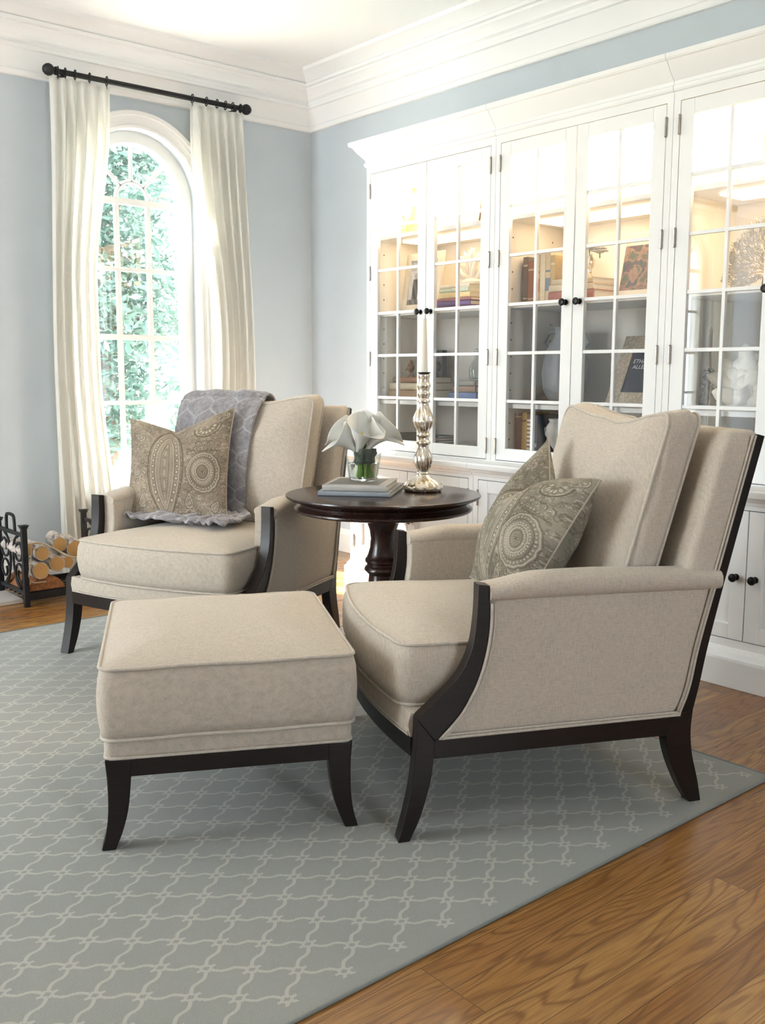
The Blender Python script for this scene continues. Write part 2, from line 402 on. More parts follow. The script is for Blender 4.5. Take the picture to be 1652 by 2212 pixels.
# wall behind the camera, with the added fill-light window
B = MB(); z0, z1 = .35, 2.6
e = [WX0-.2]+[q for ab in FWIN_FILL for q in ab]+[XW+.2]
for i in range(0, len(e), 2): B.box(e[i], e[i+1], WY0-.15, WY0, 0, ZC)
for a, b in FWIN_FILL: B.box(a, b, WY0-.15, WY0, 0, z0); B.box(a, b, WY0-.15, WY0, z1, ZC)
struct('wall_front', B, M['wallfar'], smooth=False)
for i, (a, b) in enumerate(FWIN_FILL):
    B = MB(); t_ = .035
    B.box(a, a+t_, WY0-.1, WY0-.05, z0, z1); B.box(b-t_, b, WY0-.1, WY0-.05, z0, z1); B.box(a, b, WY0-.1, WY0-.05, z0, z0+t_); B.box(a, b, WY0-.1, WY0-.05, z1-t_, z1)
    B.box(a, b, WY0-.095, WY0-.055, 1.43, 1.47)
    for k in (1, 2): xx = lerp(a, b, k/3); B.box(xx-.01, xx+.01, WY0-.09, WY0-.06, z0, z1)
    struct('window_%d' % (i+3), B, M['white'], smooth=False)  # frame of the added fill-light window
# cornice swept round the corner of window wall and cabinet wall
CP = [(0, 2.553), (.016, 2.555), (.020, 2.562), (.020, 2.580), (.012, 2.588), (.014, 2.60), (.024, 2.635), (.042, 2.662), (.046, 2.672), (.058, 2.676), (.060, 2.694),
      (.052, 2.698), (.054, 2.712), (.068, 2.722), (.070, 2.735), (.082, 2.752), (.100, 2.765), (.104, 2.776), (.118, 2.780), (.120, 2.796), (.112, 2.802), (.140, 2.825), (.185, 2.842), (.19, ZC)]
def sweepY(name, y0, y1):
    B = MB(); B.loft([[(XW-d, y0, z) for d, z in CP]+[(XW, y0, ZC)], [(XW-d, YW-d if y1 is None else y1, z) for d, z in CP]+[(XW, YW if y1 is None else y1, ZC)]], True)
    struct(name, B, M['crown'], ang=25)
sweepY('trim_1', WY0, None)
B = MB(); B.loft([[(WX0, YW-d, z) for d, z in CP]+[(WX0, YW, ZC)], [(XW-d, YW-d, z) for d, z in CP]+[(XW, YW, ZC)]]); struct('trim_2', B, M['crown'], ang=25)
BP = [(0, 0), (.016, 0), (.016, .11), (.012, .118), (.012, .13), (.006, .14), (0, .142)]
B = MB(); B.loft([[(XW-d, WY0, z) for d, z in BP], [(XW-d, YW, z) for d, z in BP]]); struct('baseboard_right', B, M['white'], ang=25)
B = MB(); B.loft([[(1.70, YW-d, z) for d, z in BP], [(XW, YW-d, z) for d, z in BP]]); struct('baseboard_back', B, M['white'], ang=25)
B = MB(); B.box(-.45, 1.66, 4.63, YW, 0, .022); struct('floor_hearth', B, plain('hearth_marble', (.62, .58, .54), .3, 0, .4, .12, 6), bevel=.004)
B = MB(); B.box(-30, 40, YW+.3, 60, -.5, -.4); o = struct('ground', B, M['bounceground'], smooth=False)  # its pale colour is there to throw daylight up through the windows

# ------------------------------------------------------------------ windows
def arch_sweep(B, wx, prof, zb, n=36):
    """prof: (radius, y) closed loop swept up the jamb, over the arch and down"""
    rings = [[(wx-R, y, zb) for R, y in prof]]
    rings += [[(wx+R*math.cos(PI-PI*k/n), y, ZS+R*math.sin(PI-PI*k/n)) for R, y in prof] for k in range(n+1)]
    rings += [[(wx+R, y, zb) for R, y in prof]]
    B.loft(rings)
for i, wx in enumerate(WINX):
    B = MB(); y1 = YW+.10
    arch_sweep(B, wx, [(RO+.002, y1-.04), (RO+.002, y1+.03), (.287, y1+.03), (.283, y1+.02), (.283, y1-.02), (.290, y1-.04)], ZB)
    B.box(wx-RO, wx+RO, y1-.04, y1+.03, ZB, ZB+.06)
    for z, h in ((2.03, .034), (1.665, .022), (1.295, .03), (.93, .022)):
        B.box(wx-.29, wx+.29, y1-.012, y1+.012, z-h/2, z+h/2)
    for dx in (-.094, .094): B.box(wx+dx-.012, wx+dx+.012, y1-.011, y1+.011, ZB+.05, 2.03)
    hub = [(wx+.094*math.cos(a), y1, 2.045+.094*math.sin(a)) for a in (PI*k/16 for k in range(17))]; B.tube(hub, .012, 6)
    for a in (PI*.5, PI*.25, PI*.75):
        B.tube([(wx+.094*math.cos(a), y1, 2.045+.094*math.sin(a)), (wx+.285*math.cos(a), y1, 2.045+.285*math.sin(a))], .012, 6)
    win = struct('window_%d' % (i+1), B, M['white'], ang=30)
    B = MB(); pth = [(wx-.30, ZB+.05)]+[(wx+.30*math.cos(PI-PI*k/24), ZS+.30*math.sin(PI-PI*k/24)) for k in range(25)]+[(wx+.30, ZB+.05)]
    B.loft([[(p[0], y1-.002, p[1]) for p in pth], [(p[0], y1+.002, p[1]) for p in pth]])
    B.build('window_pane', M['pane'], win, smooth=False)
    B = MB()   # moulded casing standing proud of the wall
    arch_sweep(B, wx, [(.352, YW), (.352, YW-.014), (.366, YW-.018), (.372, YW-.012), (.392, YW-.014), (.398, YW-.022), (.412, YW-.022), (.418, YW-.030), (.436, YW-.030), (.442, YW-.022), (.442, YW)], ZB-.02)
    B.build('window_casing', M['crown'], win, ang=30)
    B = MB(); B.box(wx-.48, wx+.48, YW-.06, YW+.06, ZB-.03, ZB+.002); B.box(wx-.44, wx+.44, YW-.02, YW, ZB-.12, ZB-.03); B.build('window_sill', M['white'], win, bevel=.004)

# ------------------------------------------------------------------ trees outside
def tree(x, y, h, rad, nleaf, label, seed, base=.25):
    rnd = random.Random(seed); t = thing('leafy_tree', label, 'tree', (x, y, -.4), 0, None)
    B = MB(); B.tube(cr([(0, 0, 0), (.05, .03, h*.3), (-.06, .02, h*.6), (.02, 0, h*.92)], 12), lambda q: .10*(1-q)+.02, 8)
    for k in range(9):
        a = rnd.uniform(0, 2*PI); z = h*rnd.uniform(.25, .8); L = rad*rnd.uniform(.5, .9)
        B.tube(cr([(0, 0, z), (L*.5*math.cos(a), L*.5*math.sin(a), z+.15*L), (L*math.cos(a), L*math.sin(a), z+.45*L)], 7), lambda q: .03*(1-q)+.006, 5)
    B.build('trunk', M['bark'], t)
    B = MB(); vs = []; fs = []
    cl = [(rnd.gauss(0, rad*.5), rnd.gauss(0, rad*.4), h*(base+(1-base)*rnd.random())) for _ in range(46)]
    for k in range(nleaf):
        c = cl[rnd.randrange(len(cl))]; p = Vector((c[0]+rnd.gauss(0, .2), c[1]+rnd.gauss(0, .2), c[2]+rnd.gauss(0, .17)))
        a = Vector((rnd.gauss(0, 1), rnd.gauss(0, 1), rnd.gauss(0, .6))).normalized(); b = a.cross(Vector((rnd.gauss(0, 1), rnd.gauss(0, 1), 1))).normalized()
        L = rnd.uniform(.035, .075); n = len(vs); nn = a.cross(b)*L*.15
        vs += [p-a*L, p+b*L*.42+nn, p+a*L, p-b*L*.42+nn]; fs += [(n, n+1, n+2), (n, n+2, n+3)]
    B.add(vs, fs); B.build('foliage', M['leaf'], t, smooth=False)
tree(3.85, 8.4, 3.6, .70, 8000, 'nearest leafy green tree seen through the arched window', 3)
tree(5.75, 12.2, 5.4, 1.15, 9000, 'taller leafy tree standing further behind the nearest garden tree', 5, .1)
tree(-3.0, 9.5, 4.6, 1.2, 5000, 'leafy garden tree outside the second arched window', 9, .1)

# ------------------------------------------------------------------ curtains and rods
def curtain(wx, side, label, group):
    """side -1: left panel, +1: right panel"""
    xo, xi = (wx-.520, wx-.200) if side < 0 else (wx+.605, wx+.268)
    yr = YW-.10
    t = thing('curtain', label, 'curtain', ((xo+xi)/2, yr, 0), 0, group)
    nf = 6
    def fn(uu, vv):
        z = 2.556*(1-vv)+.012*vv
        top = smooth(.90, 1.0, 1-vv)           # pinch pleat zone
        flare = smooth(.55, 1.0, vv)
        if side < 0: a, b = xo-.045*smooth(0, .6, vv), xi-.10*smooth(.05, .4, vv)+.085*flare
        else: a, b = xo+.045*smooth(0, .6, vv), xi+.12*smooth(.05, .5, vv)-.10*flare
        ph = uu*nf*2*PI
        s = math.sin(ph+.6*math.sin(vv*3+uu*4)); 
        am = .025*(1-.55*top)
        s = s*(1-.25*top)+top*.55*(abs(math.sin(ph*.5))**6)
        x = lerp(a, b, uu+.018*math.sin(2*ph)*(1-top))
        y = yr-am*s-.012*math.sin(uu*9+vv*2)*vv
        return (x, y, z)
    B = MB(); B.grid(fn, 150, 60); o = B.build('panel', M['curtain'], t, world=True, ang=180)
    so = o.modifiers.new('thickness', 'SOLIDIFY'); so.thickness = .002
    ks = (0.03, .14, .26, .42, .66, .95) if side < 0 else (.05, .2, .34, .5, .7, .96)
    for k in ks:
        x = lerp(xo, xi, k); B = MB()
        B.tube([(x+.004*math.sin(a), yr+.022*math.sin(a), 2.586+.022*math.cos(a)) for a in (2*PI*j/18 for j in range(18))], .0032, 6, True, up=(1, 0, 0))
        B.tube([(x, yr, 2.564), (x, yr, 2.548)], .002, 5); B.build('curtain_ring', M['iron'], t, world=True)
for wx, w1, w2 in ((2.56, 'left', 'right'), (-1.36, 'left', 'right')):
    near = wx > 0
    wn = 'the arched window beside the log basket' if near else 'the second arched window beyond the hearth'
    yr = YW-.10; xa, xb = wx-.50, wx+.605
    t = thing('curtain_rod', 'black iron curtain rod with ball finials above '+wn, 'curtain rod', ((xa+xb)/2, yr, 2.586))
    B = MB(); B.tube([(xa, yr, 2.586), (xb, yr, 2.586)], .0135, 14); B.build('rod', M['iron'], t, world=True)
    for x, s in ((xa, -1), (xb, 1)):
        B = MB(); B.lathe([(.001, -.052), (.016, -.048), (.026, -.036), (.030, -.022), (.026, -.008), (.016, .003), (.012, .006), (.020, .010), (.020, .018), (.014, .022), (.014, .03)], (x, yr, 2.586), 18, axis='x' if s < 0 else '-x')
        B.build('finial', M['iron'], t, world=True)
        xx = x-s*.05; B = MB(); B.box(xx-.008, xx+.008, yr, YW-.002, 2.564, 2.574); B.box(xx-.012, xx+.012, YW-.012, YW-.002, 2.53, 2.61); B.build('bracket', M['iron'], t, world=True)
    curtain(wx, -1, 'cream pinch-pleated curtain panel hanging left of '+wn, 'curtains')
    curtain(wx, 1, 'cream pinch-pleated curtain panel hanging right of '+wn, 'curtains')

# ------------------------------------------------------------------ rug
B = MB(); B.box(-1.6, 2.478, 1.268, 4.135, .0003, .0045)
rug = B.build('area_rug', M['rug'], bevel=.0015); tag(rug, 'pale blue-grey rug with cream trellis lattice under the armchairs and ottoman', 'rug')
B = MB(); B.tube([(-1.6, 1.268, .004), (2.478, 1.268, .004), (2.478, 4.135, .004), (-1.6, 4.135, .004)], .0036, 8, True); B.build('bound_edge', M['rugedge'], rug)

# ------------------------------------------------------------------ display cabinets
XB, XU, XK = 3.14, 3.25, 3.70
def crown_prof():
    return [(0, 2.122), (.006, 2.124), (.010, 2.130), (.010, 2.142), (.004, 2.146), (.006, 2.158), (.018, 2.172), (.034, 2.190), (.050, 2.214), (.054, 2.220), (.062, 2.222), (.067, 2.228), (.067, 2.243)]
def make_door(root, y0, y1, z0, z1, xf, hinge_side, glazed):
    B = MB(); th = .020; st = .056; tr = .054; br = .053
    B.box(xf, xf+th, y0, y0+st, z0, z1); B.box(xf, xf+th, y1-st, y1, z0, z1)
    B.box(xf, xf+th, y0+st, y1-st, z0, z0+br); B.box(xf, xf+th, y0+st, y1-st, z1-tr, z1)
    if glazed:
        ym = (y0+y1)/2; B.box(xf+.003, xf+th-.002, ym-.007, ym+.007, z0+br, z1-tr)
        for k in range(1, 6):
            z = lerp(z0+br, z1-tr, k/6); B.box(xf+.0035, xf+th-.0025, y0+st, y1-st, z-.007, z+.007)
    else:
        B.box(xf+.010, xf+th-.002, y0+st-.002, y1-st+.002, z0+br-.002, z1-tr+.002)
    d = B.build('glazed_door' if glazed else 'panelled_door', M['white'], root, world=True, bevel=.0015, smooth=False)
    if glazed:
        B = MB(); B.box(xf+.009, xf+.012, y0+st-.004, y1-st+.004, z0+br-.004, z1-tr+.004); B.build('glass_pane', M['pane'], d, world=True, smooth=False)
    else:  # bead round the recessed panel
        B = MB(); x = xf+.009
        B.tube([(x, y0+st, z0+br), (x, y1-st, z0+br), (x, y1-st, z1-tr), (x, y0+st, z1-tr)], .005, 6, True); B.build('panel_bead', M['white'], d, world=True)
    # knob near the meeting edge, hinges on the other
    yk = y0+.034 if hinge_side > 0 else y1-.034; zk = 1.392 if glazed else .392
    B = MB(); B.lathe([(.012, 0), (.012, .003), (.006, .005), (.005, .014), (.009, .017), (.0145, .022), (.0155, .027), (.012, .033), (.004, .035)], (xf, yk, zk), 18, axis='-x')
    kb = B.build('knob', M['bronze'], d, world=True); kb['label'] = 'dark bronze round knob'
    yh = y1+.002 if hinge_side > 0 else y0-.002
    for z in ((2.003, 1.60, 1.172, .775) if glazed else (.55, .24)):
        B = MB(); B.tube([(xf-.004, yh, z-.032), (xf-.004, yh, z+.032)], .0045, 8); B.lathe([(.001, -.004), (.004, -.002), (.005, 0), (.003, .002)], (xf-.004, yh, z+.034), 8); B.lathe([(.003, -.002), (.005, 0), (.004, .002), (.001, .004)], (xf-.004, yh, z-.034), 8)
        B.build('hinge', M['nickel'], d, world=True)
YS = [3.972, 3.082, 2.192, 1.302]
clabel = ['white glazed display cabinet nearest the room corner behind the candlestick',
          'middle white glazed display cabinet of the three, behind the flower vase and right armchair',
          'white glazed display cabinet at the right edge, with sea fan and white coral']
SH = (.735, .965, 1.405, 1.785)
for iu in range(3):
    y1, y0 = YS[iu], YS[iu+1]; yc = (y0+y1)/2
    R = thing('display_cabinet', clabel[iu], 'cabinet', (3.42, yc, 0), 0, 'built-in glazed cabinets')
    g = .0008
    B = MB(); B.box(XB+.006, XK, y0+g, y1-g, 0, .10)
    B.box(XB-.042, XB+.01, y0+g, y1-g, 0, .098)
    B.build('plinth', M['white'], R, world=True, bevel=.002, smooth=False)
    B = MB(); B.loft([[(XB-d, y, z) for d, z in ((0, .098), (.042, .098), (.040, .106), (.026, .112), (.020, .122), (.008, .128), (.004, .134), (0, .136))] for y in (y0+g, y1-g)]); B.build('plinth_moulding', M['white'], R, world=True, ang=25)
    B = MB(); B.box(XB+.024, XK, y0+g, y1-g, .10, .665)
    B.build('base_carcass', M['white'], R, world=True, smooth=False)
    B = MB(); s_ = .030
    B.box(XB, XB+.022, y0+g, y0+s_, .098, .665); B.box(XB, XB+.022, y1-s_, y1-g, .098, .665); B.box(XB, XB+.022, y0+s_, y1-s_, .098, .163); B.box(XB, XB+.022, y0+s_, y1-s_, .632, .665)
    B.build('base_face_frame', M['white'], R, world=True, smooth=False)
    B = MB(); B.loft([[(XB-d, y, z) for d, z in ((0, .648), (.006, .650), (.010, .660), (.024, .668), (.030, .676), (.040, .680), (.043, .690), (.043, .700), (.038, .706), (-.56, .706), (-.56, .648))] for y in (y0+g, y1-g)])
    B.build('countertop', M['white'], R, world=True, ang=25)
    # upper case
    B = MB(); B.box(XU+.022, XK, y0+g, y0+.019, .706, 2.13); B.box(XU+.022, XK, y1-.019, y1-g, .706, 2.13)
    B.box(XK-.012, XK, y0+.019, y1-.019, .706, 2.13); B.box(XU+.022, XK-.012, y0+.019, y1-.019, 2.095, 2.13); B.box(XU+.022, XK-.012, y0+.019, y1-.019, .706, SH[0])
    B.build('upper_carcass', M['interior'], R, world=True, smooth=False)
    B = MB(); B.box(XU, XU+.022, y0+g, y0+.028, .706, 2.125); B.box(XU, XU+.022, y1-.028, y1-g, .706, 2.125); B.box(XU, XU+.022, y0+.028, y1-.028, .706, .7105); B.box(XU, XU+.022, y0+.028, y1-.028, 2.088, 2.125)
    B.build('upper_face_frame', M['white'], R, world=True, smooth=False)
    for z in SH[1:]:
        B = MB(); B.box(XU+.04, XK-.013, y0+.021, y1-.021, z-.020, z); B.build('shelf', M['white'], R, world=True, bevel=.0015, smooth=False)
    for z, m in ((2.095, 'lampTop'), (SH[3]-.020, 'lampLow')):
        B = MB(); B.box(XU+.14, XU+.30, y0+.12, y1-.12, z-.010, z-.0005); o = B.build('light_strip', M[m], R, world=True, bevel=.002); o['label'] = 'warm glowing shelf light'
    B = MB(); pr = crown_prof()
    ring = lambda y, left=False: [(XU-p, y+(p if left else 0), z) for p, z in pr]+[(XU+.02, y, 2.243), (XU+.02, y, 2.122)]
    if iu == 0:
        B.loft([ring(y0+g), [(XU-p, y1+p, z) for p, z in pr]+[(XU+.02, y1, 2.243), (XU+.02, y1, 2.122)], [(XK, y1+p, z) for p, z in pr]+[(XK, y1-.02, 2.243), (XK, y1-.02, 2.122)]])
    else: B.loft([ring(y0+g), ring(y1-g)])
    B.box(XU+.01, XK, y0+g, y1-g, 2.13, 2.238)
    B.build('crown', M['white'], R, world=True, ang=25)
    ym = (y0+y1)/2
    make_door(R, ym+.002, y1-.0305, .7135, 2.0855, XU, 1, True); make_door(R, y0+.0305, ym-.002, .7135, 2.0855, XU, -1, True)
    make_door(R, ym+.002, y1-.0325, .166, .629, XB, 1, False); make_door(R, y0+.0325, ym-.002, .166, .629, XB, -1, False)

# ------------------------------------------------------------------ armchairs
KA = math.atan(.0731); AH = .436
def sp(side):
    return lambda s, z, t: (side*(AH-t-s*math.sin(KA)), s*math.cos(KA), z)
FR_A = cr([(.034, .298), (.085, .341), (.136, .390), (.168, .454), (.180, .528), (.183, .609)], 22)
FR_B = cr([(.079, .240), (.110, .268), (.150, .315), (.189, .395), (.210, .494), (.211, .605)], 22)
LG_A = cr([(-.011, .0), (.003, .05), (.020, .125), (.028, .19), (.032, .25), (.034, .298)], 16)
LG_B = cr([(.018, .0), (.045, .06), (.068, .138), (.075, .190), (.077, .215), (.079, .240)], 16)
RL_A = cr([(.778, 0), (.752, .04), (.720, .108), (.703, .165), (.706, .195), (.735, .240)], 16)
RL_B = cr([(.812, 0), (.799, .061), (.780, .130), (.773, .185), (.774, .22), (.777, .250)], 16)
BP_A = cr([(.735, .240), (.762, .31), (.787, .43), (.846, .648), (.925, .947)], 22)
BP_B = cr([(.777, .250), (.792, .314), (.815, .428), (.869, .648), (.946, .942)], 22)
def s_at(curve, z):
    for a, b in zip(curve, curve[1:]):
        if a[1] <= z <= b[1]: return lerp(a[0], b[0], (z-a[1])/max(1e-9, b[1]-a[1]))
    return curve[0][0] if z < curve[0][1] else curve[-1][0]
def soft_box(name, hw, hh, t, mp, m, parent, rad=.03, pf=.04, pb=.02, side=.012, wr=.0025, seed=0, welt=.0045, wf=True, wb=True, pinch=0):
    fp = rrect(hw, hh, rad, 5, 7)
    def foot(tn, c):
        o = []
        for a, b in fp: o.append((a*tn, b*tn, c))
        return o
    def dome(tn, p): return p*(1-tn**2.5)**.85
    def nz(a, b, c): 
        v = Vector((a*7+seed*3.1, b*7, c*7+seed)); return wr*noise.noise(v)*2+wr*.8*noise.noise(v*2.7)
    tn_f = [1, .985, .955, .91, .85, .78, .68, .56, .42, .26, .10]
    rings = []
    for tn in reversed(tn_f): rings.append([mp(a, b, -t/2-dome(tn, pb)-nz(a, b, 1)*(1-tn**6)) for a, b, _ in foot(tn, 0)])
    for k in range(1, 6):
        q = k/6; bl = side*math.sin(PI*q)**.7
        rg = []
        for a, b in fp:
            L = math.hypot(a, b) or 1; nx = smooth(.6, 1, abs(a)/hw); ny = smooth(.6, 1, abs(b)/hh)
            bb = bl+nz(a*1.4, b*1.4, q)*.7
            rg.append(mp(a+math.copysign(bb*nx, a), b+math.copysign(bb*ny, b), -t/2+t*q))
        rings.append(rg)
    for tn in tn_f: rings.append([mp(a, b, t/2+dome(tn, pf)+nz(a, b, 3)*(1-tn**6)) for a, b, _ in foot(tn, 0)])
    B = MB(); B.loft(rings); o = B.build(name, m, parent, ang=180)
    for flag, c in ((wf, t/2), (wb, -t/2)):
        if flag:
            B = MB(); B.tube([mp(a*1.004, b*1.004, c) for a, b in fp], welt, 7, True); B.build('piping', M['welt'], o, ang=180)
    return o
def make_chair(label):
    R = thing('armchair', label, 'armchair', (0, 0, 0), 0, 'upholstered armchairs'); E = M['espresso']; T = .040
    for sd in (1, -1):
        q = sp(sd)
        B = MB(); B.strip(LG_A, LG_B, q, 0, T); B.build('front_leg', E, R, bevel=.0014)
        B = MB(); B.strip(FR_A, FR_B, q, 0, T); B.build('arm_post', E, R, bevel=.0014)
        B = MB(); B.strip(RL_A, RL_B, q, 0, T); B.build('rear_leg', E, R, bevel=.0014)
        B = MB(); B.strip(BP_A, BP_B, q, 0, T); B.build('back_post', E, R, bevel=.0014)
        n = 14; B = MB(); B.strip([(lerp(.070, .71, k/n), lerp(.197, .186, k/n)) for k in range(n+1)], [(lerp(.070, .745, k/n), lerp(.243, .234, k/n)) for k in range(n+1)], q, .001, T-.002); B.build('side_rail', E, R, bevel=.002)
        # upholstered arm: panel body plus roll
        zs = [lerp(.238, .590, k/26) for k in range(27)]
        A = [(s_at(FR_B, z)+.001, z) for z in zs]; Bc = [(s_at(BP_A, z), z) for z in zs]
        B = MB(); B.strip(A, Bc, q, .003, .0865); arm = B.build('arm', M['linen'], R, bevel=.004)
        # panel bulges a little: thin puffed skin
        def skin(u_, v_):
            z = lerp(.246, .576, v_); s0 = s_at(FR_B, z)+.004; s1 = s_at(BP_A, z)-.002
            return q(lerp(s0, s1, u_), z, .003-.006*(math.sin(PI*u_)*math.sin(PI*v_))**.35)
        B = MB(); B.grid(skin, 30, 16); B.build('outer_panel', M['linen'], arm, ang=180)
        rings = []
        for k in range(36):
            tt = k/35; s = lerp(.211, .838, tt); z_t = .606+.019*smooth(0, .22, tt)-.014*smooth(.35, 1, tt); z_b = .564-.010*tt; zt = (z_t+z_b)/2; hz = (z_t-z_b)/2
            if k == 0: hz *= .93
            rg = []
            for j in range(20):
                a = 2*PI*j/20; ca, sa = math.cos(a), math.sin(a)
                x = math.copysign(abs(ca)**.75, ca)*.051; z = math.copysign(abs(sa)**.8, sa)*hz
                rg.append(q(s, zt+z, .037-x))
            rings.append(rg)
        B = MB(); B.loft(rings); B.build('arm_roll', M['linen'], arm, ang=60)
        # double welt round the outer panel
        for off, rr in ((.004, .0034), (.012, .0028)):
            pth = [(s_at(FR_B, z)+off, z) for z in zs[1:-2]][::-1]+[(.086+off, .244+off*.9)]+[(lerp(.10, .735, k/16), lerp(.244, .237, k/16)+off*.9) for k in range(17)]+[(s_at(BP_A, z)-off, z) for z in [lerp(.25, .60, k/20) for k in range(21)]]
            B = MB(); B.tube([q(s, z, -.0045) for s, z in pth], rr*1.2, 6); B.build('welt', M['welt'], arm, ang=180)
    # front rail and fabric band, both bowed
    def bow(x, c=.046): return -c*(1-(x/.41)**2)
    def bowed(name, m, hx, y0, th, z0, z1, extra=0, par=R):
        A_ = []; 
        for k in range(25):
            x = lerp(-hx, hx, k/24); yb = y0+bow(x)
            A_.append([(x, yb, z0), (x, yb-extra, lerp(z0, z1, .5)), (x, yb, z1), (x, yb+th, z1), (x, yb+th, z0)])
        B = MB(); B.loft(A_); return B.build(name, m, par, ang=50)
    bowed('front_rail', E, .398, .030, .03, .196, .243)
    fb = bowed('seat_band', M['linen'], .397, .030, .05, .243, .302, .006)
    for z in (.247, .2545):
        B = MB(); B.tube([(x, .027+bow(x), z) for x in (lerp(-.392, .392, k/24) for k in range(25))], .003, 6); B.build('welt', M['welt'], fb)
    B = MB(); B.loft([[(-.39, .06, z), (.39, .06, z), (.335, .74, z), (-.335, .74, z)] for z in (.20, .296)]); B.build('seat_deck', M['linen'], R, smooth=False)
    B = MB(); B.box(-.345, .345, .742, .768, .190, .236); B.build('back_rail', E, R, bevel=.002)
    # backrest
    rings = []
    for k in range(22):
        z = lerp(.25, .946, k/21); si = s_at(BP_A, z); hw = AH-si*math.sin(KA)-.004; yf = si*math.cos(KA)-.092; yb = si*math.cos(KA)+.012
        if k == 21: yf += .010; hw -= .006; yb -= .006
        rg = []
        for cx, cy, a0, rr in ((hw-.022, yf+.022, -PI/2, .022), (hw-.004, yb-.004, 0, .004), (-hw+.004, yb-.004, PI/2, .004), (-hw+.022, yf+.022, PI, .022)):
            for j in range(5): a = a0+PI/2*j/4; rg.append((cx+rr*math.cos(a), cy+rr*math.sin(a), z))
        rings.append(rg)
    last = rings[-1]; cx0 = sum(p[0] for p in last)/len(last); cy0 = sum(p[1] for p in last)/len(last)
    rings.append([(lerp(p[0], cx0, .03), lerp(p[1], cy0, .25), p[2]+.010) for p in last])
    B = MB(); B.loft(rings); bk = B.build('backrest', M['linen'], R, ang=50)
    for sd in (1, -1):
        for off, rr in ((.004, .0034), (.013, .0028)):
            B = MB(); B.tube([sp(sd)(s_at(BP_A, z)-off, z, .0015) for z in (lerp(.60, .944, k/20) for k in range(21))], rr, 6); B.build('welt', M['welt'], bk)
    # seat cushion
    def seat(a, b, c):
        y = .365+b; tt = (b+.335)/.67; k = 1-.13*smooth(.15, 1, tt)
        x = a*k; fr_ = max(0, 1-tt*1.6); yy = y+bow(a, .052)*fr_
        # cushion nose rolls forward a little below the top welt
        return (x, yy, .380+c*1.0-.006*tt)
    soft_box('seat_cushion', .352, .335, .148, seat, M['linen'], R, rad=.035, pf=.040, pb=.0, side=.014, wr=.0022, seed=2)
    def back(a, b, c):
        # b up the cushion, c towards the sitter
        tb = (b+.26)/.52; ear = (.022*smooth(.35, 1, abs(a)/.305)-.010-.014*math.exp(-((a-.06)/.08)**2))*smooth(.55, 1, tb)
        z = .733+b+ear; y = .615+(z-.609)*.27+.040-c
        x = a*(1-.03*(1-tb))-.014; return (x, y-.008*math.cos(a*5)*0, z)
    soft_box('back_cushion', .322, .250, .085, back, M['linen'], R, rad=.035, pf=.058, pb=.004, side=.010, wr=.006, seed=5)
    return R
chairR = make_chair('right beige linen armchair, side-on, with dark wood frame and paisley pillow')
chairL = copy_tree(chairR)
chairL['label'] = 'left beige linen armchair facing the camera by the window, with grey throw'
def place(o, x, y, th):
    o.location = (x, y, 0.0047); o.rotation_euler = (0, 0, th-PI/2); XF[o.name] = Matrix.Translation(o.location) @ Matrix.Rotation(th-PI/2, 4, 'Z')
PR = (1.6468, 2.0184, -.4811); PL = (1.6445, 3.2924, .4237)
place(chairR, *PR); place(chairL, *PL)
def chair_to_world(P, p):
    M_ = Matrix.Translation((P[0], P[1], 0.0047)) @ Matrix.Rotation(P[2]-PI/2, 4, 'Z'); return M_ @ Vector(p)

# ------------------------------------------------------------------ ottoman
th = math.atan2(-.4633, .886); e_ = (.886, -.4633); n_ = (-.4633, -.886)
c0 = .137; oc = Vector((e_[0]*c0-n_[0]*2.21, e_[1]*c0-n_[1]*2.21, 0))      # middle of the near foot line
ot = thing('ottoman', 'square beige linen ottoman with dark sabre legs in front of the armchairs', 'ottoman', (oc.x, oc.y, .0047), th)
# local: x along the near face, y away from the camera
for sx in (1, -1):
    for yy in (.012, .640):
        A_ = cr([(sx*.302, 0), (sx*.290, .045), (sx*.284, .10), (sx*.284, .165), (sx*.288, .218)], 14)
        B_ = cr([(sx*.270, 0), (sx*.252, .045), (sx*.238, .10), (sx*.231, .165), (sx*.228, .218)], 14)
        B = MB(); B.strip(A_, B_, lambda x, z, t: (x, yy+t, z), 0, .044); B.build('leg', M['espresso'], ot, bevel=.003)
B = MB(); B.box(-.284, .284, .014, .046, .174, .220); B.box(-.284, .284, .648, .680, .174, .220); B.box(-.284, -.25, .04, .66, .174, .220); B.box(.25, .284, .04, .66, .174, .220)
B.build('rail', M['espresso'], ot, bevel=.002)
def ob(a, b, c): return (a, .347+b, .244+c)
soft_box('base_band', .286, .334, .046, ob, M['linen'], ot, rad=.02, pf=0, pb=0, side=.003, wr=.0005, wf=False, wb=True, welt=.004)
def oc_(a, b, c):
    nose = .008*math.sin(PI*min(1, max(0, (c+.09)/.18)))
    return (a*(1+nose), .343+b*(1+nose), .352+c+.0015*math.sin(a*22+b*9))
soft_box('cushion', .292, .343, .166, oc_, M['linen'], ot, rad=.032, pf=.036, pb=.0, side=.007, wr=.0016, seed=8, welt=.0046)

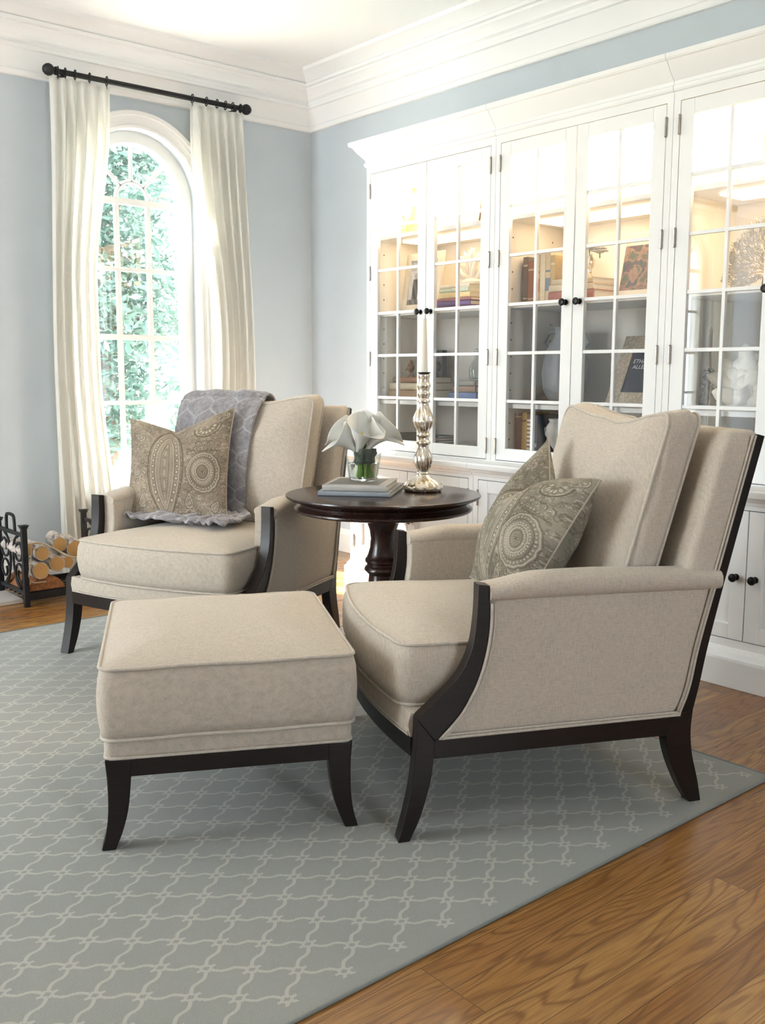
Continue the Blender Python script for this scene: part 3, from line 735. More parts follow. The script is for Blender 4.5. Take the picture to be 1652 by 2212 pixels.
# ------------------------------------------------------------------ pedestal table
TC = (2.30, 2.715, .0047)
tb = thing('pedestal_table', 'round dark mahogany pedestal table between the two armchairs', 'side table', TC)
RT, ZT = .356, .665
dz_ = .0047
B = MB(); B.lathe([(r_, z_-dz_) for r_, z_ in [(.001, .640), (.312, .640), (.326, .643), (.352, .6535), (RT, .659), (RT-.001, .6635), (RT-.006, ZT), (.001, ZT)]], (0, 0, 0), 96); B.build('tabletop', M['table'], tb, ang=30)
B = MB(); B.lathe([(r_, z_-dz_) for r_, z_ in [(.001, .6395), (.314, .6395), (.306, .634), (.304, .628), (.310, .624), (.319, .621), (.3255, .6155), (.326, .610), (.321, .605), (.310, .602), (.302, .6005), (.28, .600), (.001, .600)]], (0, 0, 0), 96); B.build('apron', M['table'], tb, ang=35)
B = MB(); B.lathe([(.10, .590), (.090, .585), (.072, .572), (.059, .552), (.050, .525), (.046, .495), (.049, .46), (.055, .438), (.060, .425), (.066, .418), (.066, .408), (.060, .402), (.060, .395), (.068, .388), (.070, .378), (.062, .370), (.052, .36), (.055, .33), (.070, .28), (.078, .23), (.074, .18), (.060, .14), (.062, .12), (.085, .11), (.09, .09), (.14, .07), (.16, .055), (.166, .04), (.166, .0), (.001, 0)], (0, 0, 0), 56)
B.build('pedestal', M['table'], tb, ang=40)

# ------------------------------------------------------------------ books
def book(label, c, rz, w_, d_, h_, cover, z, par=None, spine='-y', name='book', group=None, cat='book', pages=(.72, .68, .60), flat=True):
    """lies flat; spine towards local -y unless spine is +x/-x/+y"""
    t = thing(name, label, cat, (c[0], c[1], z), rz, group)
    rot = {'-y': 0, '+x': PI/2, '+y': PI, '-x': -PI/2}[spine]
    W, D = (w_, d_) if spine[1] == 'y' else (d_, w_)
    ct = min(.003, h_*.13)
    def R_(x, y, z_): return (x*math.cos(rot)-y*math.sin(rot), x*math.sin(rot)+y*math.cos(rot), z_)
    B = MB(); B.box(-W/2, W/2, -D/2, D/2, 0, ct, R_); B.box(-W/2, W/2, -D/2, D/2, h_-ct, h_, R_)
    A_ = []
    for k in range(7):
        a = -PI/2+PI*k/6; A_.append((-D/2-.18*h_*math.cos(a), h_/2+h_/2*math.sin(a)))
    out = [R_(-W/2, y, zz) for y, zz in A_]+[R_(-W/2, -D/2+ct, h_), R_(-W/2, -D/2+ct, 0)]; out2 = [R_(W/2, y, zz) for y, zz in A_]+[R_(W/2, -D/2+ct, h_), R_(W/2, -D/2+ct, 0)]
    B.loft([out, out2]); B.build('cover', cover, t, bevel=0, ang=40)
    B = MB(); B.box(-W/2+.004, W/2-.004, -D/2+ct, D/2-.004, ct, h_-ct, R_); B.build('pages', M['page'], t, smooth=False)
    return t
def upright(label, x, y, z, th_, h_, dep, cover, band=None, group=None, lean=0):
    """stands on the shelf, spine towards the room (-x)"""
    t = thing('book', label, 'book', (x, y, z), 0, group)
    ln = lambda X, Y, Z: (X, Y+lean*Z, Z)
    ct = .0025; B = MB(); B.box(0, dep, -th_/2, -th_/2+ct, 0, h_, ln); B.box(0, dep, th_/2-ct, th_/2, 0, h_, ln); B.box(-.003, ct, -th_/2, th_/2, 0, h_, ln); B.build('cover', cover, t, bevel=.001, smooth=False)
    B = MB(); B.box(ct, dep-.004, -th_/2+ct, th_/2-ct, .004, h_-.004, ln); B.build('pages', M['page'], t, smooth=False)
    if band:
        B = MB()
        for z0_, z1_ in band[1]: B.box(-.0042, -.003, -th_/2+.002, th_/2-.002, h_*z0_, h_*z1_, ln)
        B.build('spine_band', band[0], t, smooth=False)
    return t
bc = (2.262, 2.795)
lowb = book('grey-blue book directly on the tabletop, under the other coffee-table book', (2.278, 2.81), math.radians(-50), .262, .315, .017, cmat((.30, .33, .36)), ZT+.0005, group='coffee-table books')
topb = book('upper coffee-table book under the flower vase, pale jacket with a grey photograph', bc, math.radians(-50), .232, .272, .022, cmat((.45, .44, .42)), ZT+.018, group='coffee-table books')
B = MB(); B.box(-.10, .085, -.11, .09, .0222, .0226); B.build('jacket_picture', cmat((.19, .18, .165)), topb)
B = MB(); B.box(-.117, -.104, -.137, -.133, .003, .019); B.build('spine_stamp', cmat((.03, .10, .25)), topb)
ZV = ZT+.0412

# ------------------------------------------------------------------ vase, water, calla lilies
VC = (2.285, 2.812)
vs_ = thing('glass_vase', 'clear tapered glass vase of lilies standing on the books', 'vase', (VC[0], VC[1], ZV))
B = MB(); B.lathe([(.001, 0), (.048, 0), (.053, .003), (.070, .122), (.0675, .1225), (.0515, .012), (.001, .012)], (0, 0, 0), 48); B.build('glass_body', M['vaseglass'], vs_, ang=60)
B = MB(); B.lathe([(.001, .001), (.047, .001), (.051, .004), (.052, .011), (.001, .0115)], (0, 0, 0), 40); B.build('thick_base', M['thickglass'], vs_, ang=60)
B = MB(); B.lathe([(.001, .0125), (.0505, .0125), (.0575, .064), (.001, .064)], (0, 0, 0), 40); wt = B.build('water', M['water'], vs_, ang=60)
B = MB(); B.lathe([(.034, .062), (.040, .070), (.037, .085), (.042, .10), (.038, .118), (.036, .118), (.034, .1), (.030, .07)], (.004, -.004, 0), 24, mod=lambda a, z, R: 1+.10*math.sin(3*a+z*90)+.06*math.sin(7*a)); B.build('leaf_binding', M['leafwrap'], vs_)
cv = Vector((math.sin(yaw), math.cos(yaw), 0)); rt = Vector((math.cos(yaw), -math.sin(yaw), 0))
def lily(label, base, az, size, open_, tilt, phase=0, stem_off=(0, 0)):
    """base: (right, towards camera, up) of the flower base from the vase foot; az 0 = right, 90 deg = towards the camera"""
    t = thing('calla_lily', label, 'flower', (VC[0], VC[1], ZV), 0, 'white calla lilies in the vase')
    sx = rt*stem_off[0]-cv*stem_off[1]; top = rt*base[0]-cv*base[1]; top.z = base[2]
    d = (rt*math.cos(az)-cv*math.sin(az))*math.sin(tilt)+Vector((0, 0, 1))*math.cos(tilt); d.normalize()
    B = MB(); B.tube(cr([(sx.x*1.2, sx.y*1.2, .014), (sx.x*.8, sx.y*.8, .06), tuple(top*.9-d*.012), tuple(top+d*.012)], 16), .0062, 9); B.build('stem', M['stemgreen'], t)
    a1 = (rt*math.cos(az)-cv*math.sin(az)); a1 = (a1-d*a1.dot(d)).normalized(); a2 = d.cross(a1)
    def fn(uu, vv):
        ang = (uu-.5)*2*PI*1.04; lip = (1+math.cos(ang))/2          # 1 at the pointed front lip
        L = size*(.86+.30*(1-lip)**1.2+.10*lip**4)
        rad = size*(.075+.16*vv+(.33+.30*open_*lip)*vv**2.3)
        droop = size*(.06+.22*open_)*lip**1.6*max(0, vv-.55)**2*3.2
        pt = size*.26*lip**30*max(0, vv-.7)*3.2
        back = size*.16*(1-lip)*max(0, vv-.6)*1.5
        p = top+d*(L*vv-droop)+(a1*math.cos(ang)+a2*math.sin(ang)*1.05)*(rad-back)+a1*pt
        return p+d*(.0035*math.sin(3*ang+phase)*vv*vv)+a1*(.002*math.sin(5*ang+phase)*vv)
    B = MB(); B.grid(fn, 52, 24); o = B.build('spathe', M['petal'], t, ang=180)
    so = o.modifiers.new('thickness', 'SOLIDIFY'); so.thickness = .0012
    B = MB(); B.tube([tuple(top+d*(size*.12)), tuple(top+d*(size*.66))], lambda q: .0045*(1-.4*q), 8); B.build('spadix', plain('yellow_spadix', (.75, .55, .12), .7), t)
DG = math.radians
lily('large calla lily at the front of the bunch, facing the camera', (-.018, .022, .108), DG(52), .116, .55, .34, 0, (.006, .01))
lily('calla lily spreading widest to the right, over the vase rim', (.014, .014, .112), DG(8), .106, .60, .56, 1, (.014, .004))
lily('calla lily drooping at the far left of the bunch', (-.030, .012, .110), DG(172), .092, .65, .72, 2, (-.008, .010))
lily('calla lily pointing up and left at the back of the bunch', (-.030, -.018, .122), DG(205), .100, .45, .72, 3, (-.012, -.006))
lily('calla lily standing highest in the middle of the bunch', (.006, -.016, .135), DG(300), .100, .35, .22, 4, (.002, -.012))
lily('calla lily at the back right of the bunch, behind the widest one', (.030, -.014, .125), DG(335), .104, .5, .62, 5, (.018, -.008))

# ------------------------------------------------------------------ mercury glass candlestick and candle
CC = (2.462, 2.677, ZT)
cs = thing('candlestick', 'tall twisted mercury-glass candlestick on the round table', 'candlestick', CC)
prof = [(.001, 0), (.066, 0), (.0725, .005), (.0745, .013), (.0735, .021), (.066, .031), (.051, .041), (.035, .050), (.026, .058), (.022, .063), (.026, .067), (.021, .072), (.022, .078), (.028, .095), (.0325, .113), (.032, .128),
        (.024, .150), (.019, .165), (.021, .172), (.027, .178), (.027, .184), (.021, .190), (.020, .200), (.025, .204), (.026, .210), (.021, .216), (.023, .226), (.032, .243), (.0375, .258), (.035, .275), (.026, .297), (.019, .318), (.018, .326),
        (.024, .330), (.024, .336), (.018, .342), (.022, .352), (.025, .360), (.020, .370), (.022, .380), (.0265, .390), (.022, .400), (.020, .412), (.0235, .424), (.023, .430), (.017, .434)]
pz = []
for (a, b), (c, d) in zip(prof, prof[1:]): pz += [(lerp(a, c, k/3), lerp(b, d, k/3)) for k in range(3)]
pz.append(prof[-1])
def tw(a, z, R):
    k = (smooth(.010, .024, z)-smooth(.050, .062, z)) if z < .065 else (smooth(.078, .095, z)-smooth(.145, .16, z) if z < .17 else (smooth(.222, .24, z)-smooth(.30, .32, z)))
    return 1+(.085 if z > .07 else .024)*k*math.cos(12*a+z*60)
B = MB(); B.lathe(pz, (0, 0, 0), 156, mod=tw); B.build('glass_stem', M['mercury'], cs, ang=180)
B = MB(); B.lathe([(.001, .434), (.0235, .434), (.0240, .4365), (.0235, .4385), (.015, .4395), (.001, .4395)], (0, 0, 0), 28); B.build('drip_cup', M['bronze'], cs)
B = MB(); B.tube([(0, 0, 0), (0, 0, .06), (.0002, 0, .13), (0, 0, .192)], lambda q: .0145*(1-q)+.0082*q, 20); B.tube([(0, 0, .190), (.001, 0, .202)], .001, 5)
cn = B.build('taper_candle', M['candle'], ang=50); cn.location = (CC[0], CC[1], ZT+.4400); tag(cn, 'unlit ivory taper candle in the mercury-glass candlestick', 'candle')

# ------------------------------------------------------------------ printed pillows
N_ = 640
def paisley_cloth(variant):
    D = np.zeros((N_, N_), np.float32); Lt = np.zeros((N_, N_), np.float32)
    rnd = random.Random(11+variant)
    def stamp(A, x, y, rr, val=1.0):
        cx, cy, R = x*N_, y*N_, rr*N_; x0, x1 = int(cx-R-2), int(cx+R+3); y0, y1 = int(cy-R-2), int(cy+R+3)
        if x1 < 0 or y1 < 0 or x0 >= N_ or y0 >= N_: return
        x0, y0, x1, y1 = max(x0, 0), max(y0, 0), min(x1, N_), min(y1, N_)
        yy, xx = np.mgrid[y0:y1, x0:x1]; d = np.sqrt((xx-cx)**2+(yy-cy)**2)
        A[y0:y1, x0:x1] = np.maximum(A[y0:y1, x0:x1], np.clip(R+.5-d, 0, 1)*val)
    def curve(A, pts, wdt, val=1.0):
        for (a, b), (c, d) in zip(pts, pts[1:]):
            n = max(1, int(math.hypot(c-a, d-b)*N_/1.2))
            for k in range(n): stamp(A, lerp(a, c, k/n), lerp(b, d, k/n), wdt, val)
    def ell(cx, cy, a, b, a0=0, a1=2*PI, rot=0, n=48, wob=0, nw=0):
        o = []
        for k in range(n+1):
            t = lerp(a0, a1, k/n); q = 1+wob*abs(math.sin(nw*t/2)); x, y = a*q*math.cos(t), b*q*math.sin(t)
            o.append((cx+x*math.cos(rot)-y*math.sin(rot), cy+x*math.sin(rot)+y*math.cos(rot)))
        return o
    def beads(pts, step, rr, A=None, val=1):
        acc = 0
        for (a, b), (c, d) in zip(pts, pts[1:]):
            L = math.hypot(c-a, d-b); 
            while acc < L: stamp(Lt if A is None else A, lerp(a, c, acc/L), lerp(b, d, acc/L), rr, val); acc += step
            acc -= L
    def drop(cx, cy, s, rot, flip=1):
        o = []
        for k in range(61):
            t = 2*PI*k/60; x = s*(.62*math.cos(t)+.0); y = s*(math.sin(t)*.62*(math.sin(t/2)**.9)+0); x += .0
            rr = (1+math.cos(t))/2; y += flip*s*.55*rr**3; x = x+s*.25*rr**2
            o.append((cx+x*math.cos(rot)-y*math.sin(rot), cy+x*math.sin(rot)+y*math.cos(rot)))
        return o
    def paisley(cx, cy, s, rot, flip=1):
        p = drop(cx, cy, s, rot, flip); curve(D, p, .0035, .9); curve(Lt, drop(cx, cy, s*.88, rot, flip), .0028, .9); beads(drop(cx, cy, s*.74, rot, flip), .013, .0038)
        curve(D, drop(cx, cy, s*.60, rot, flip), .0025, .8); curve(Lt, drop(cx, cy, s*.42, rot, flip), .0025, .8); stamp(Lt, cx-s*.15*math.cos(rot), cy-s*.15*math.sin(rot), s*.13, .7)
        curve(D, ell(cx, cy, s*.2, s*.2, 0, 4.5, rot, 20), .0022, .8)
    def flower(cx, cy, s):
        for k in range(6):
            a = k*PI/3+.3; p = ell(cx+s*.55*math.cos(a), cy+s*.55*math.sin(a), s*.30, s*.20, rot=a, n=16); curve(D, p, .0024, .8); stamp(Lt, cx+s*.55*math.cos(a), cy+s*.55*math.sin(a), s*.13, .7)
        stamp(D, cx, cy, s*.17, .9); stamp(Lt, cx, cy, s*.07, 1)
    def scallops(x0, y0, x1, y1, n, rr, up=1):
        base = math.atan2(y1-y0, x1-x0)
        for k in range(n):
            x, y = lerp(x0, x1, (k+.5)/n), lerp(y0, y1, (k+.5)/n)
            curve(D, ell(x, y, rr, rr, base, base+PI*up, 0, 18), .0035, .9); curve(Lt, ell(x, y, rr*.75, rr*.75, base, base+PI*up, 0, 18), .0025, .8); stamp(Lt, x, y+up*rr*.2, rr*.2, .8)
    ox = 0 if variant == 0 else .06
    # filler: curls, dots and little leaves everywhere
    for k in range(1000):
        x, y, s = rnd.random(), rnd.random(), rnd.uniform(.010, .026); a = rnd.uniform(0, 6.3)
        curve(D if k % 3 else Lt, ell(x, y, s, s*.8, a, a+rnd.uniform(2.5, 5), 0, 12),   .0024, rnd.uniform(.5, .9))
        stamp(D if k % 2 else Lt, x+.01, y, .004, .6)
    # big almond medallion with rope borders
    cx, cy = .43+ox, .47; A0 = []
    def almond(wd, hg): return [(cx+wd*math.copysign(1, q)*(1-abs(abs(q)*2-1)**2.2)**.8, cy+hg*(1-2*abs(q)*1.0)*1.0) for q in [k/40-.5 for k in range(21)]], [(cx+wd*(1-abs(abs(q)*2-1)**2.2)**.8, cy+hg*(2*abs(q)-1)) for q in [k/40 for k in range(21)]]
    # clear inside
    yy, xx = np.mgrid[0:N_, 0:N_]/N_
    q = np.clip(np.abs((yy-cy)/.50), 0, 1); W_ = .165*(1-q**2.2)**.8; ins = np.abs(xx-cx) < W_
    D[ins] *= .15; Lt[ins] *= .15
    for wd, kind in ((.185, 'rope'), (.165, 'line'), (.15, 'light'), (.105, 'line'), (.095, 'light'), (.062, 'dots'), (.045, 'line')):
        for sgn in (-1, 1):
            hg = .50 if wd > .14 else .43*(wd/.105)**.25
            p = [(cx+sgn*wd*(1-abs(t)**2.2)**.8, cy+hg*t) for t in [k/40-1 for k in range(81)]]
            if kind == 'rope': curve(D, p, .0075, .95); beads(p, .0135, .0042)
            elif kind == 'line': curve(D, p, .003, .8)
            elif kind == 'light': curve(Lt, p, .003, .7)
            else: beads(p, .02, .0045); beads(p, .02, .003, D, .8)
    for k in range(11):
        for sgn in (-1, 1):
            t = lerp(-.75, .75, k/10); x = cx+sgn*.127*(1-abs(t)**2.2)**.8; y = cy+.46*t
            curve(D, ell(x, y, .017, .02, n=14), .0028, .85); stamp(Lt, x, y, .011, .8)
    curve(Lt, [(cx, .08), (cx, .80)], .003, 1)
    for y in (.2, .33, .46, .60, .72): flower(cx, y, .032)
    # round medallion on the right
    mx, my = .80+ox*.3, .40
    q = np.sqrt(((xx-mx)/.15)**2+((yy-my)/.19)**2) < 1; D[q] *= .2; Lt[q] *= .2
    for s in (1, .92, .72, .5, .30):
        p = ell(mx, my, .15*s, .19*s, wob=.05, nw=14); curve(D if s in (1, .72, .30) else Lt, p, .0035, .8)
    for s, st in ((.83, .026), (.6, .02), (.4, .016)): beads(ell(mx, my, .15*s, .19*s), st, .0052)
    for k in range(26):
        a = 2*PI*k/26; curve(D, [(mx+.15*.74*math.cos(a), my+.19*.74*math.sin(a)), (mx+.15*.9*math.cos(a), my+.19*.9*math.sin(a))], .002, .7)
    flower(mx, my, .035)
    # fan flower and scallops in the upper right
    fx, fy = .80+ox*.3, .86
    for k in range(7):
        a = PI+PI*k/6; p = ell(fx+.055*math.cos(a), fy+.055*math.sin(a), .034, .017, rot=a, n=16); curve(D, p, .003, .85); stamp(Lt, fx+.058*math.cos(a), fy+.058*math.sin(a), .013, .9)
    curve(D, ell(fx, fy, .115, .10, PI*.97, 2.03*PI), .0055, 1); curve(Lt, ell(fx, fy, .102, .088, PI, 2*PI), .003, .8)
    scallops(.66+ox*.3, .70, .94, .66, 5, .028); scallops(.67+ox*.3, .655, .93, .62, 8, .014, -1); flower(.74, .72, .03); flower(.86, .70, .03)
    curve(D, cr([(.64+ox*.3, .66, 0), (.75, .61, 0), (.95, .60, 0)], 12) and [(a, b) for a, b, _ in cr([(.64+ox*.3, .66, 0), (.75, .61, 0), (.95, .60, 0)], 12)], .0045, .9)
    # paisleys
    paisley(.20+ox, .12, .085, 1.2); paisley(.66+ox, .12, .085, 1.9, -1); paisley(.12, .42, .08, 1.5); paisley(.14, .80, .09, 2.4); paisley(.91, .10, .07, .6); paisley(.94, .93, .06, 3.6)
    if variant: paisley(.16, .62, .09, 2.0); scallops(.06, .30, .30, .24, 5, .026); flower(.22, .52, .04)
    scallops(.05, .62, .22, .72, 4, .02)
    for k in range(420):
        stamp(Lt, rnd.random(), rnd.random(), .0028, .55)
    base = np.array([.350, .288, .222]) if variant == 0 else np.array([.325, .295, .235])
    dark = np.array([.105, .080, .052]); light = np.array([.56, .50, .40])
    out = base[None, None, :]*.74*np.ones((N_, N_, 1))
    blot = np.zeros((N_, N_))
    for k in range(24): blot += .05*np.sin(xx*rnd.uniform(-18, 18)+yy*rnd.uniform(-18, 18)+rnd.uniform(0, 6))
    out *= (1+blot[..., None]*.8)
    out = out*(1-Lt[..., None]*.8)+light*Lt[..., None]*.8; out = out*(1-D[..., None]*.85)+dark*D[..., None]*.85
    return np.clip(out, 0, 1)
def set_col(o, cols):
    me = o.data; ca = me.color_attributes.new('Col', 'FLOAT_COLOR', 'POINT')
    ca.data.foreach_set('color', np.concatenate([cols, np.ones((len(cols), 1))], 1).astype(np.float32).ravel())
def pillow(label, P, corners, img, chop, u0, T, nf=260, front=-1, sag=0):
    TL, TR, BR, BL = [chair_to_world(P, c) for c in corners]
    ctr = (TL+TR+BR+BL)/4
    t = thing('paisley_pillow', label, 'pillow', tuple(ctr), 0, 'paisley throw pillows')
    nrm = ((TR-TL).cross(TL-BL)).normalized()          # points to the viewer side
    Hh = ((TL-BL).length+(TR-BR).length)/2
    def srf(uu, vv, sd):
        ue = uu*(1-.065*(1-vv*vv)); ve = vv*(1-.045*(1-uu*uu))
        dq = max(0, 1-abs(uu-u0)/(1+abs(u0)))**1.25
        ve2 = ve-chop*dq*smooth(-.7, 1, vv)
        a, b = (ue+1)/2, (ve2+1)/2
        top = TL*(1-a)+TR*a; bot = BL*(1-a)+BR*a; p = bot*(1-b)+top*b
        th_ = T*(max(0, 1-abs(uu)**2.2)**.62)*(max(0, 1-abs(vv)**2.2)**.62)
        th_ *= 1-.35*dq*smooth(.2, 1, vv)*math.exp(-((uu-u0)/.22)**2)
        wr = .0035*noise.noise(Vector((uu*3, vv*3, sd+chop*9)))+.0015*noise.noise(Vector((uu*9, vv*9, sd)))
        edge = (1-uu**8)*(1-vv**8)
        p = p+nrm*sd*(th_+wr*edge)-Vector((0, 0, 1))*sag*(1-abs(uu))*(1-vv)*.0
        return p
    for sd, nn, nm in ((1, nf, 'front_cover'), (-1, 110, 'back_cover')):
        g = [k/(nn-1)*2-1 for k in range(nn)]
        B = MB(); B.grid(lambda i, j: srf(i*2-1, j*2-1, sd), nn, nn)
        o = B.build(nm, M['vcol'], t, world=True, ang=180)
        idx = np.linspace(0, N_-1, nn).astype(int); X_, Y_ = np.meshgrid(idx, idx, indexing='ij')
        if sd < 0: X_ = N_-1-X_
        # smooth a little so that the sampled print does not alias
        im = img.copy(); im[1:-1, 1:-1] = (im[1:-1, 1:-1]*2+im[:-2, 1:-1]+im[2:, 1:-1]+im[1:-1, :-2]+im[1:-1, 2:])/6
        set_col(o, im[Y_.ravel(), X_.ravel()])
    pth = [srf(x, -1, 0) for x in np.linspace(-1, 1, 40)]+[srf(1, y, 0) for y in np.linspace(-1, 1, 40)[1:]]+[srf(x, 1, 0) for x in np.linspace(1, -1, 60)[1:]]+[srf(-1, y, 0) for y in np.linspace(1, -1, 40)[1:-1]]
    B = MB(); B.tube(pth, .0024, 6, True); B.build('seam', cmat((.36, .31, .24), .9, 'pillow_seam'), t, world=True)
    return t
img0, img1 = paisley_cloth(0), paisley_cloth(1)
pillow('brown-taupe paisley pillow leaning on the grey throw in the left armchair', PL, [(-.487, .515, .903), (-.006, .600, .950), (.080, .400, .496), (-.350, .300, .505)], img0, .34, -.07, .066)
pillow('greener paisley pillow with a folded top in the right armchair', PR, [(-.168, .600, .932), (.262, .555, .828), (.25, .345, .480), (-.12, .335, .510)], img1, .46, -.18, .112)

# ------------------------------------------------------------------ throw over the left armchair
tr_ = thing('throw_blanket', 'grey plush throw with trellis relief draped over the left armchair back', 'blanket', tuple(chair_to_world(PL, (-.12, .6, .50))), 0)
keyp = [(.842, .80, 0), (.838, .92, 0), (.800, .985, 0), (.750, 1.006, 0), (.690, .992, 0), (.655, .955, 0), (.625, .88, 0), (.600, .79, 0), (.578, .70, 0), (.560, .61, 0), (.545, .545, 0), (.500, .512, 0), (.42, .506, 0), (.33, .508, 0), (.27, .506, 0)]
KP = cr(keyp, 400)
def dome_at(x, z):
    b = (z-.733)/.250; tn = min(1, max(abs(x+.014)/.322, abs(b))); return .058*(1-tn**2.5)**.85
def thr(uu, vv):
    y, z, _ = KP[int(round(vv*399))]
    fr = smooth(.20, .34, vv)*(1-smooth(.62, .74, vv))       # on the cushion face
    seat_ = smooth(.72, .82, vv)
    xl = lerp(-.362, -.345, vv); xr = lerp(.066, .070, vv)+.09*seat_
    x = lerp(xl, xr, uu)
    d0 = dome_at(x, z); y2 = y+(.045-d0)*fr
    bulge = .018*math.sin(PI*min(1, max(0, uu)))**.5
    fold = (.006*math.sin(uu*17+1.1*math.sin(vv*6))+.007*noise.noise(Vector((uu*5, vv*9, 1))))*(1-seat_*.2)
    bn = seat_*(.013*abs(math.sin(uu*21+3*math.sin(uu*8)+vv*30))+.016*noise.noise(Vector((uu*8, vv*16, 5)))+.006)
    a = smooth(0, .09, uu)*smooth(1, .91, uu) if False else 1
    edge = -.012*(1-smooth(0, .05, uu)) -.008*(1-smooth(0, .05, 1-uu))
    if vv < .3: z2 = z+bulge*.15+fold*.5+edge*.9-.022*(1-smooth(0, .16, uu))
    else: z2 = z+fold*.2+bn-.020*(1-smooth(0, .16, uu))*(1-seat_)*(1-smooth(.3, .45, vv))
    y2 = y2-fold*(1-seat_)-(-edge*-.6)*(1-seat_)-seat_*.03*noise.noise(Vector((uu*6, 3, vv*4)))
    return chair_to_world(PL, (x, y2-.009, z2+.008*(1-seat_)))
B = MB(); nu, nv = 110, 240; B.grid(thr, nu, nv)
L_ = [0]
for a, b in zip(KP, KP[1:]): L_.append(L_[-1]+math.hypot(a[0]-b[0], a[1]-b[1]))
cols = []; rel = []
for i in range(nu):
    for j in range(nv):
        x = (i/(nu-1))*.41; s = L_[int(round(j/(nv-1)*399))]
        U_, V_ = x/.062, s/.075
        a = abs((U_+1) % 2-1); b = abs((V_+1) % 2-1)
        sh = .5-.5*math.cos(PI*b)-.07*math.sin(2*PI*b); g = math.sqrt(1+(.5*PI*math.sin(PI*b)-.14*PI*math.cos(2*PI*b))**2)
        dd = abs(a-sh)/g; cols.append(max(0, 1-dd/.09)*.9)
cols = np.array(cols)
me_ = B
o = B.build('plush_cloth', M['plush'], tr_, world=True, ang=180); set_col(o, np.repeat(cols[:, None], 3, 1))
so = o.modifiers.new('thickness', 'SOLIDIFY'); so.thickness = .010; so.offset = 0
# relief: sink the lattice lines
vn = np.zeros(len(o.data.vertices)*3); o.data.vertices.foreach_get('co', vn); vn = vn.reshape(-1, 3)
nn_ = np.array([v.normal[:] for v in o.data.vertices]); vn = vn-nn_*(cols[:, None]*.004)*np.sign((nn_ @ np.array([-.2, -.6, .5]))[:, None]); o.data.vertices.foreach_set('co', vn.ravel()); o.data.update()

# ------------------------------------------------------------------ log basket and firewood
BX0, BX1, BY0, BY1 = 1.645, 2.085, 4.545, 4.885
lb = thing('log_basket', 'black wrought-iron log basket with scroll ends on the floor by the hearth', 'log basket', ((BX0+BX1)/2, (BY0+BY1)/2, 0))
I_ = M['iron']
for x in (BX0, BX1):
    for y in (BY0, BY1):
        B = MB(); B.box(x-.012, x+.012, y-.012, y+.012, 0, .380); B.box(x-.016, x+.016, y-.016, y+.016, .376, .384); B.box(x-.020, x+.020, y-.020, y+.020, .386, .391); B.box(x-.013, x+.013, y-.013, y+.013, .383, .387); B.build('corner_post', I_, lb, world=True, smooth=False)
    B = MB(); B.box(x-.006, x+.006, BY0, BY1, .332, .350); B.box(x-.006, x+.006, BY0, BY1, .055, .073); B.build('end_rail', I_, lb, world=True, smooth=False)
    ym = (BY0+BY1)/2
    def spiral(cy, cz, r0_, r1_, a0, turns, n=40):
        return [(x, cy+lerp(r0_, r1_, k/n)*math.cos(a0+turns*2*PI*k/n), cz+lerp(r0_, r1_, k/n)*math.sin(a0+turns*2*PI*k/n)) for k in range(n+1)]
    for sg in (-1, 1):
        for pth in (spiral(ym+sg*.093, .262, .068, .025, PI/2, sg*1.35), spiral(ym+sg*.098, .145, .066, .022, -PI/2, -sg*1.35), [(x, ym+sg*.093, .330), (x, ym+sg*.04, .30), (x, ym+sg*.02, .22), (x, ym+sg*.035, .14), (x, ym+sg*.098, .079)]):
            pth = cr(pth, 50) if len(pth) < 10 else pth
            B = MB(); B.tube(pth, .006, 6, up=(1, 0, 0)); B.build('scroll', I_, lb, world=True)
    B = MB(); B.tube(cr([(x, ym-.055, .350), (x, ym-.05, .41), (x, ym-.03, .425), (x, ym+.03, .425), (x, ym+.05, .41), (x, ym+.055, .350)], 30), .008, 6, up=(1, 0, 0)); B.build('handle', I_, lb, world=True)
B = MB()
for y in (BY0, BY1): B.box(BX0, BX1, y-.007, y+.007, .030, .066)
for k in range(1, 6): yy_ = lerp(BY0, BY1, k/6); B.box(BX0, BX1, yy_-.005, yy_+.005, .040, .048)
B.build('bottom_grate', I_, lb, world=True, smooth=False)
def barkmat(nm, a, b): 
    t = NT(nm); n = t.noise(t.coord((18, 4, 18)), 2, 5, .7); t.bump(n, .5, .004); return t.fin(t.ramp(n, [(.35, a), (.52, b), (.75, tuple(min(1, q*1.1) for q in b))]), .85, 0, .2)
BIR = barkmat('birch_bark', (.16, .12, .10), (.56, .50, .45)); SPB = barkmat('brown_bark', (.07, .045, .03), (.20, .14, .09))
def endgrain():
    t = NT('cut_log_end'); v = t.coord((1, 0, 1)); wv = t.n('ShaderNodeTexWave', wave_type='RINGS', rings_direction='Y'); t.l(v, wv.inputs['Vector']); wv.inputs['Scale'].default_value = 45; wv.inputs['Distortion'].default_value = 1.5; wv.inputs['Detail'].default_value = 2
    return t.fin(t.ramp(wv.outputs['Fac'], [(0, (.42, .24, .09)), (1, (.56, .34, .14))]), .75, 0, .2)
ENDG = endgrain()
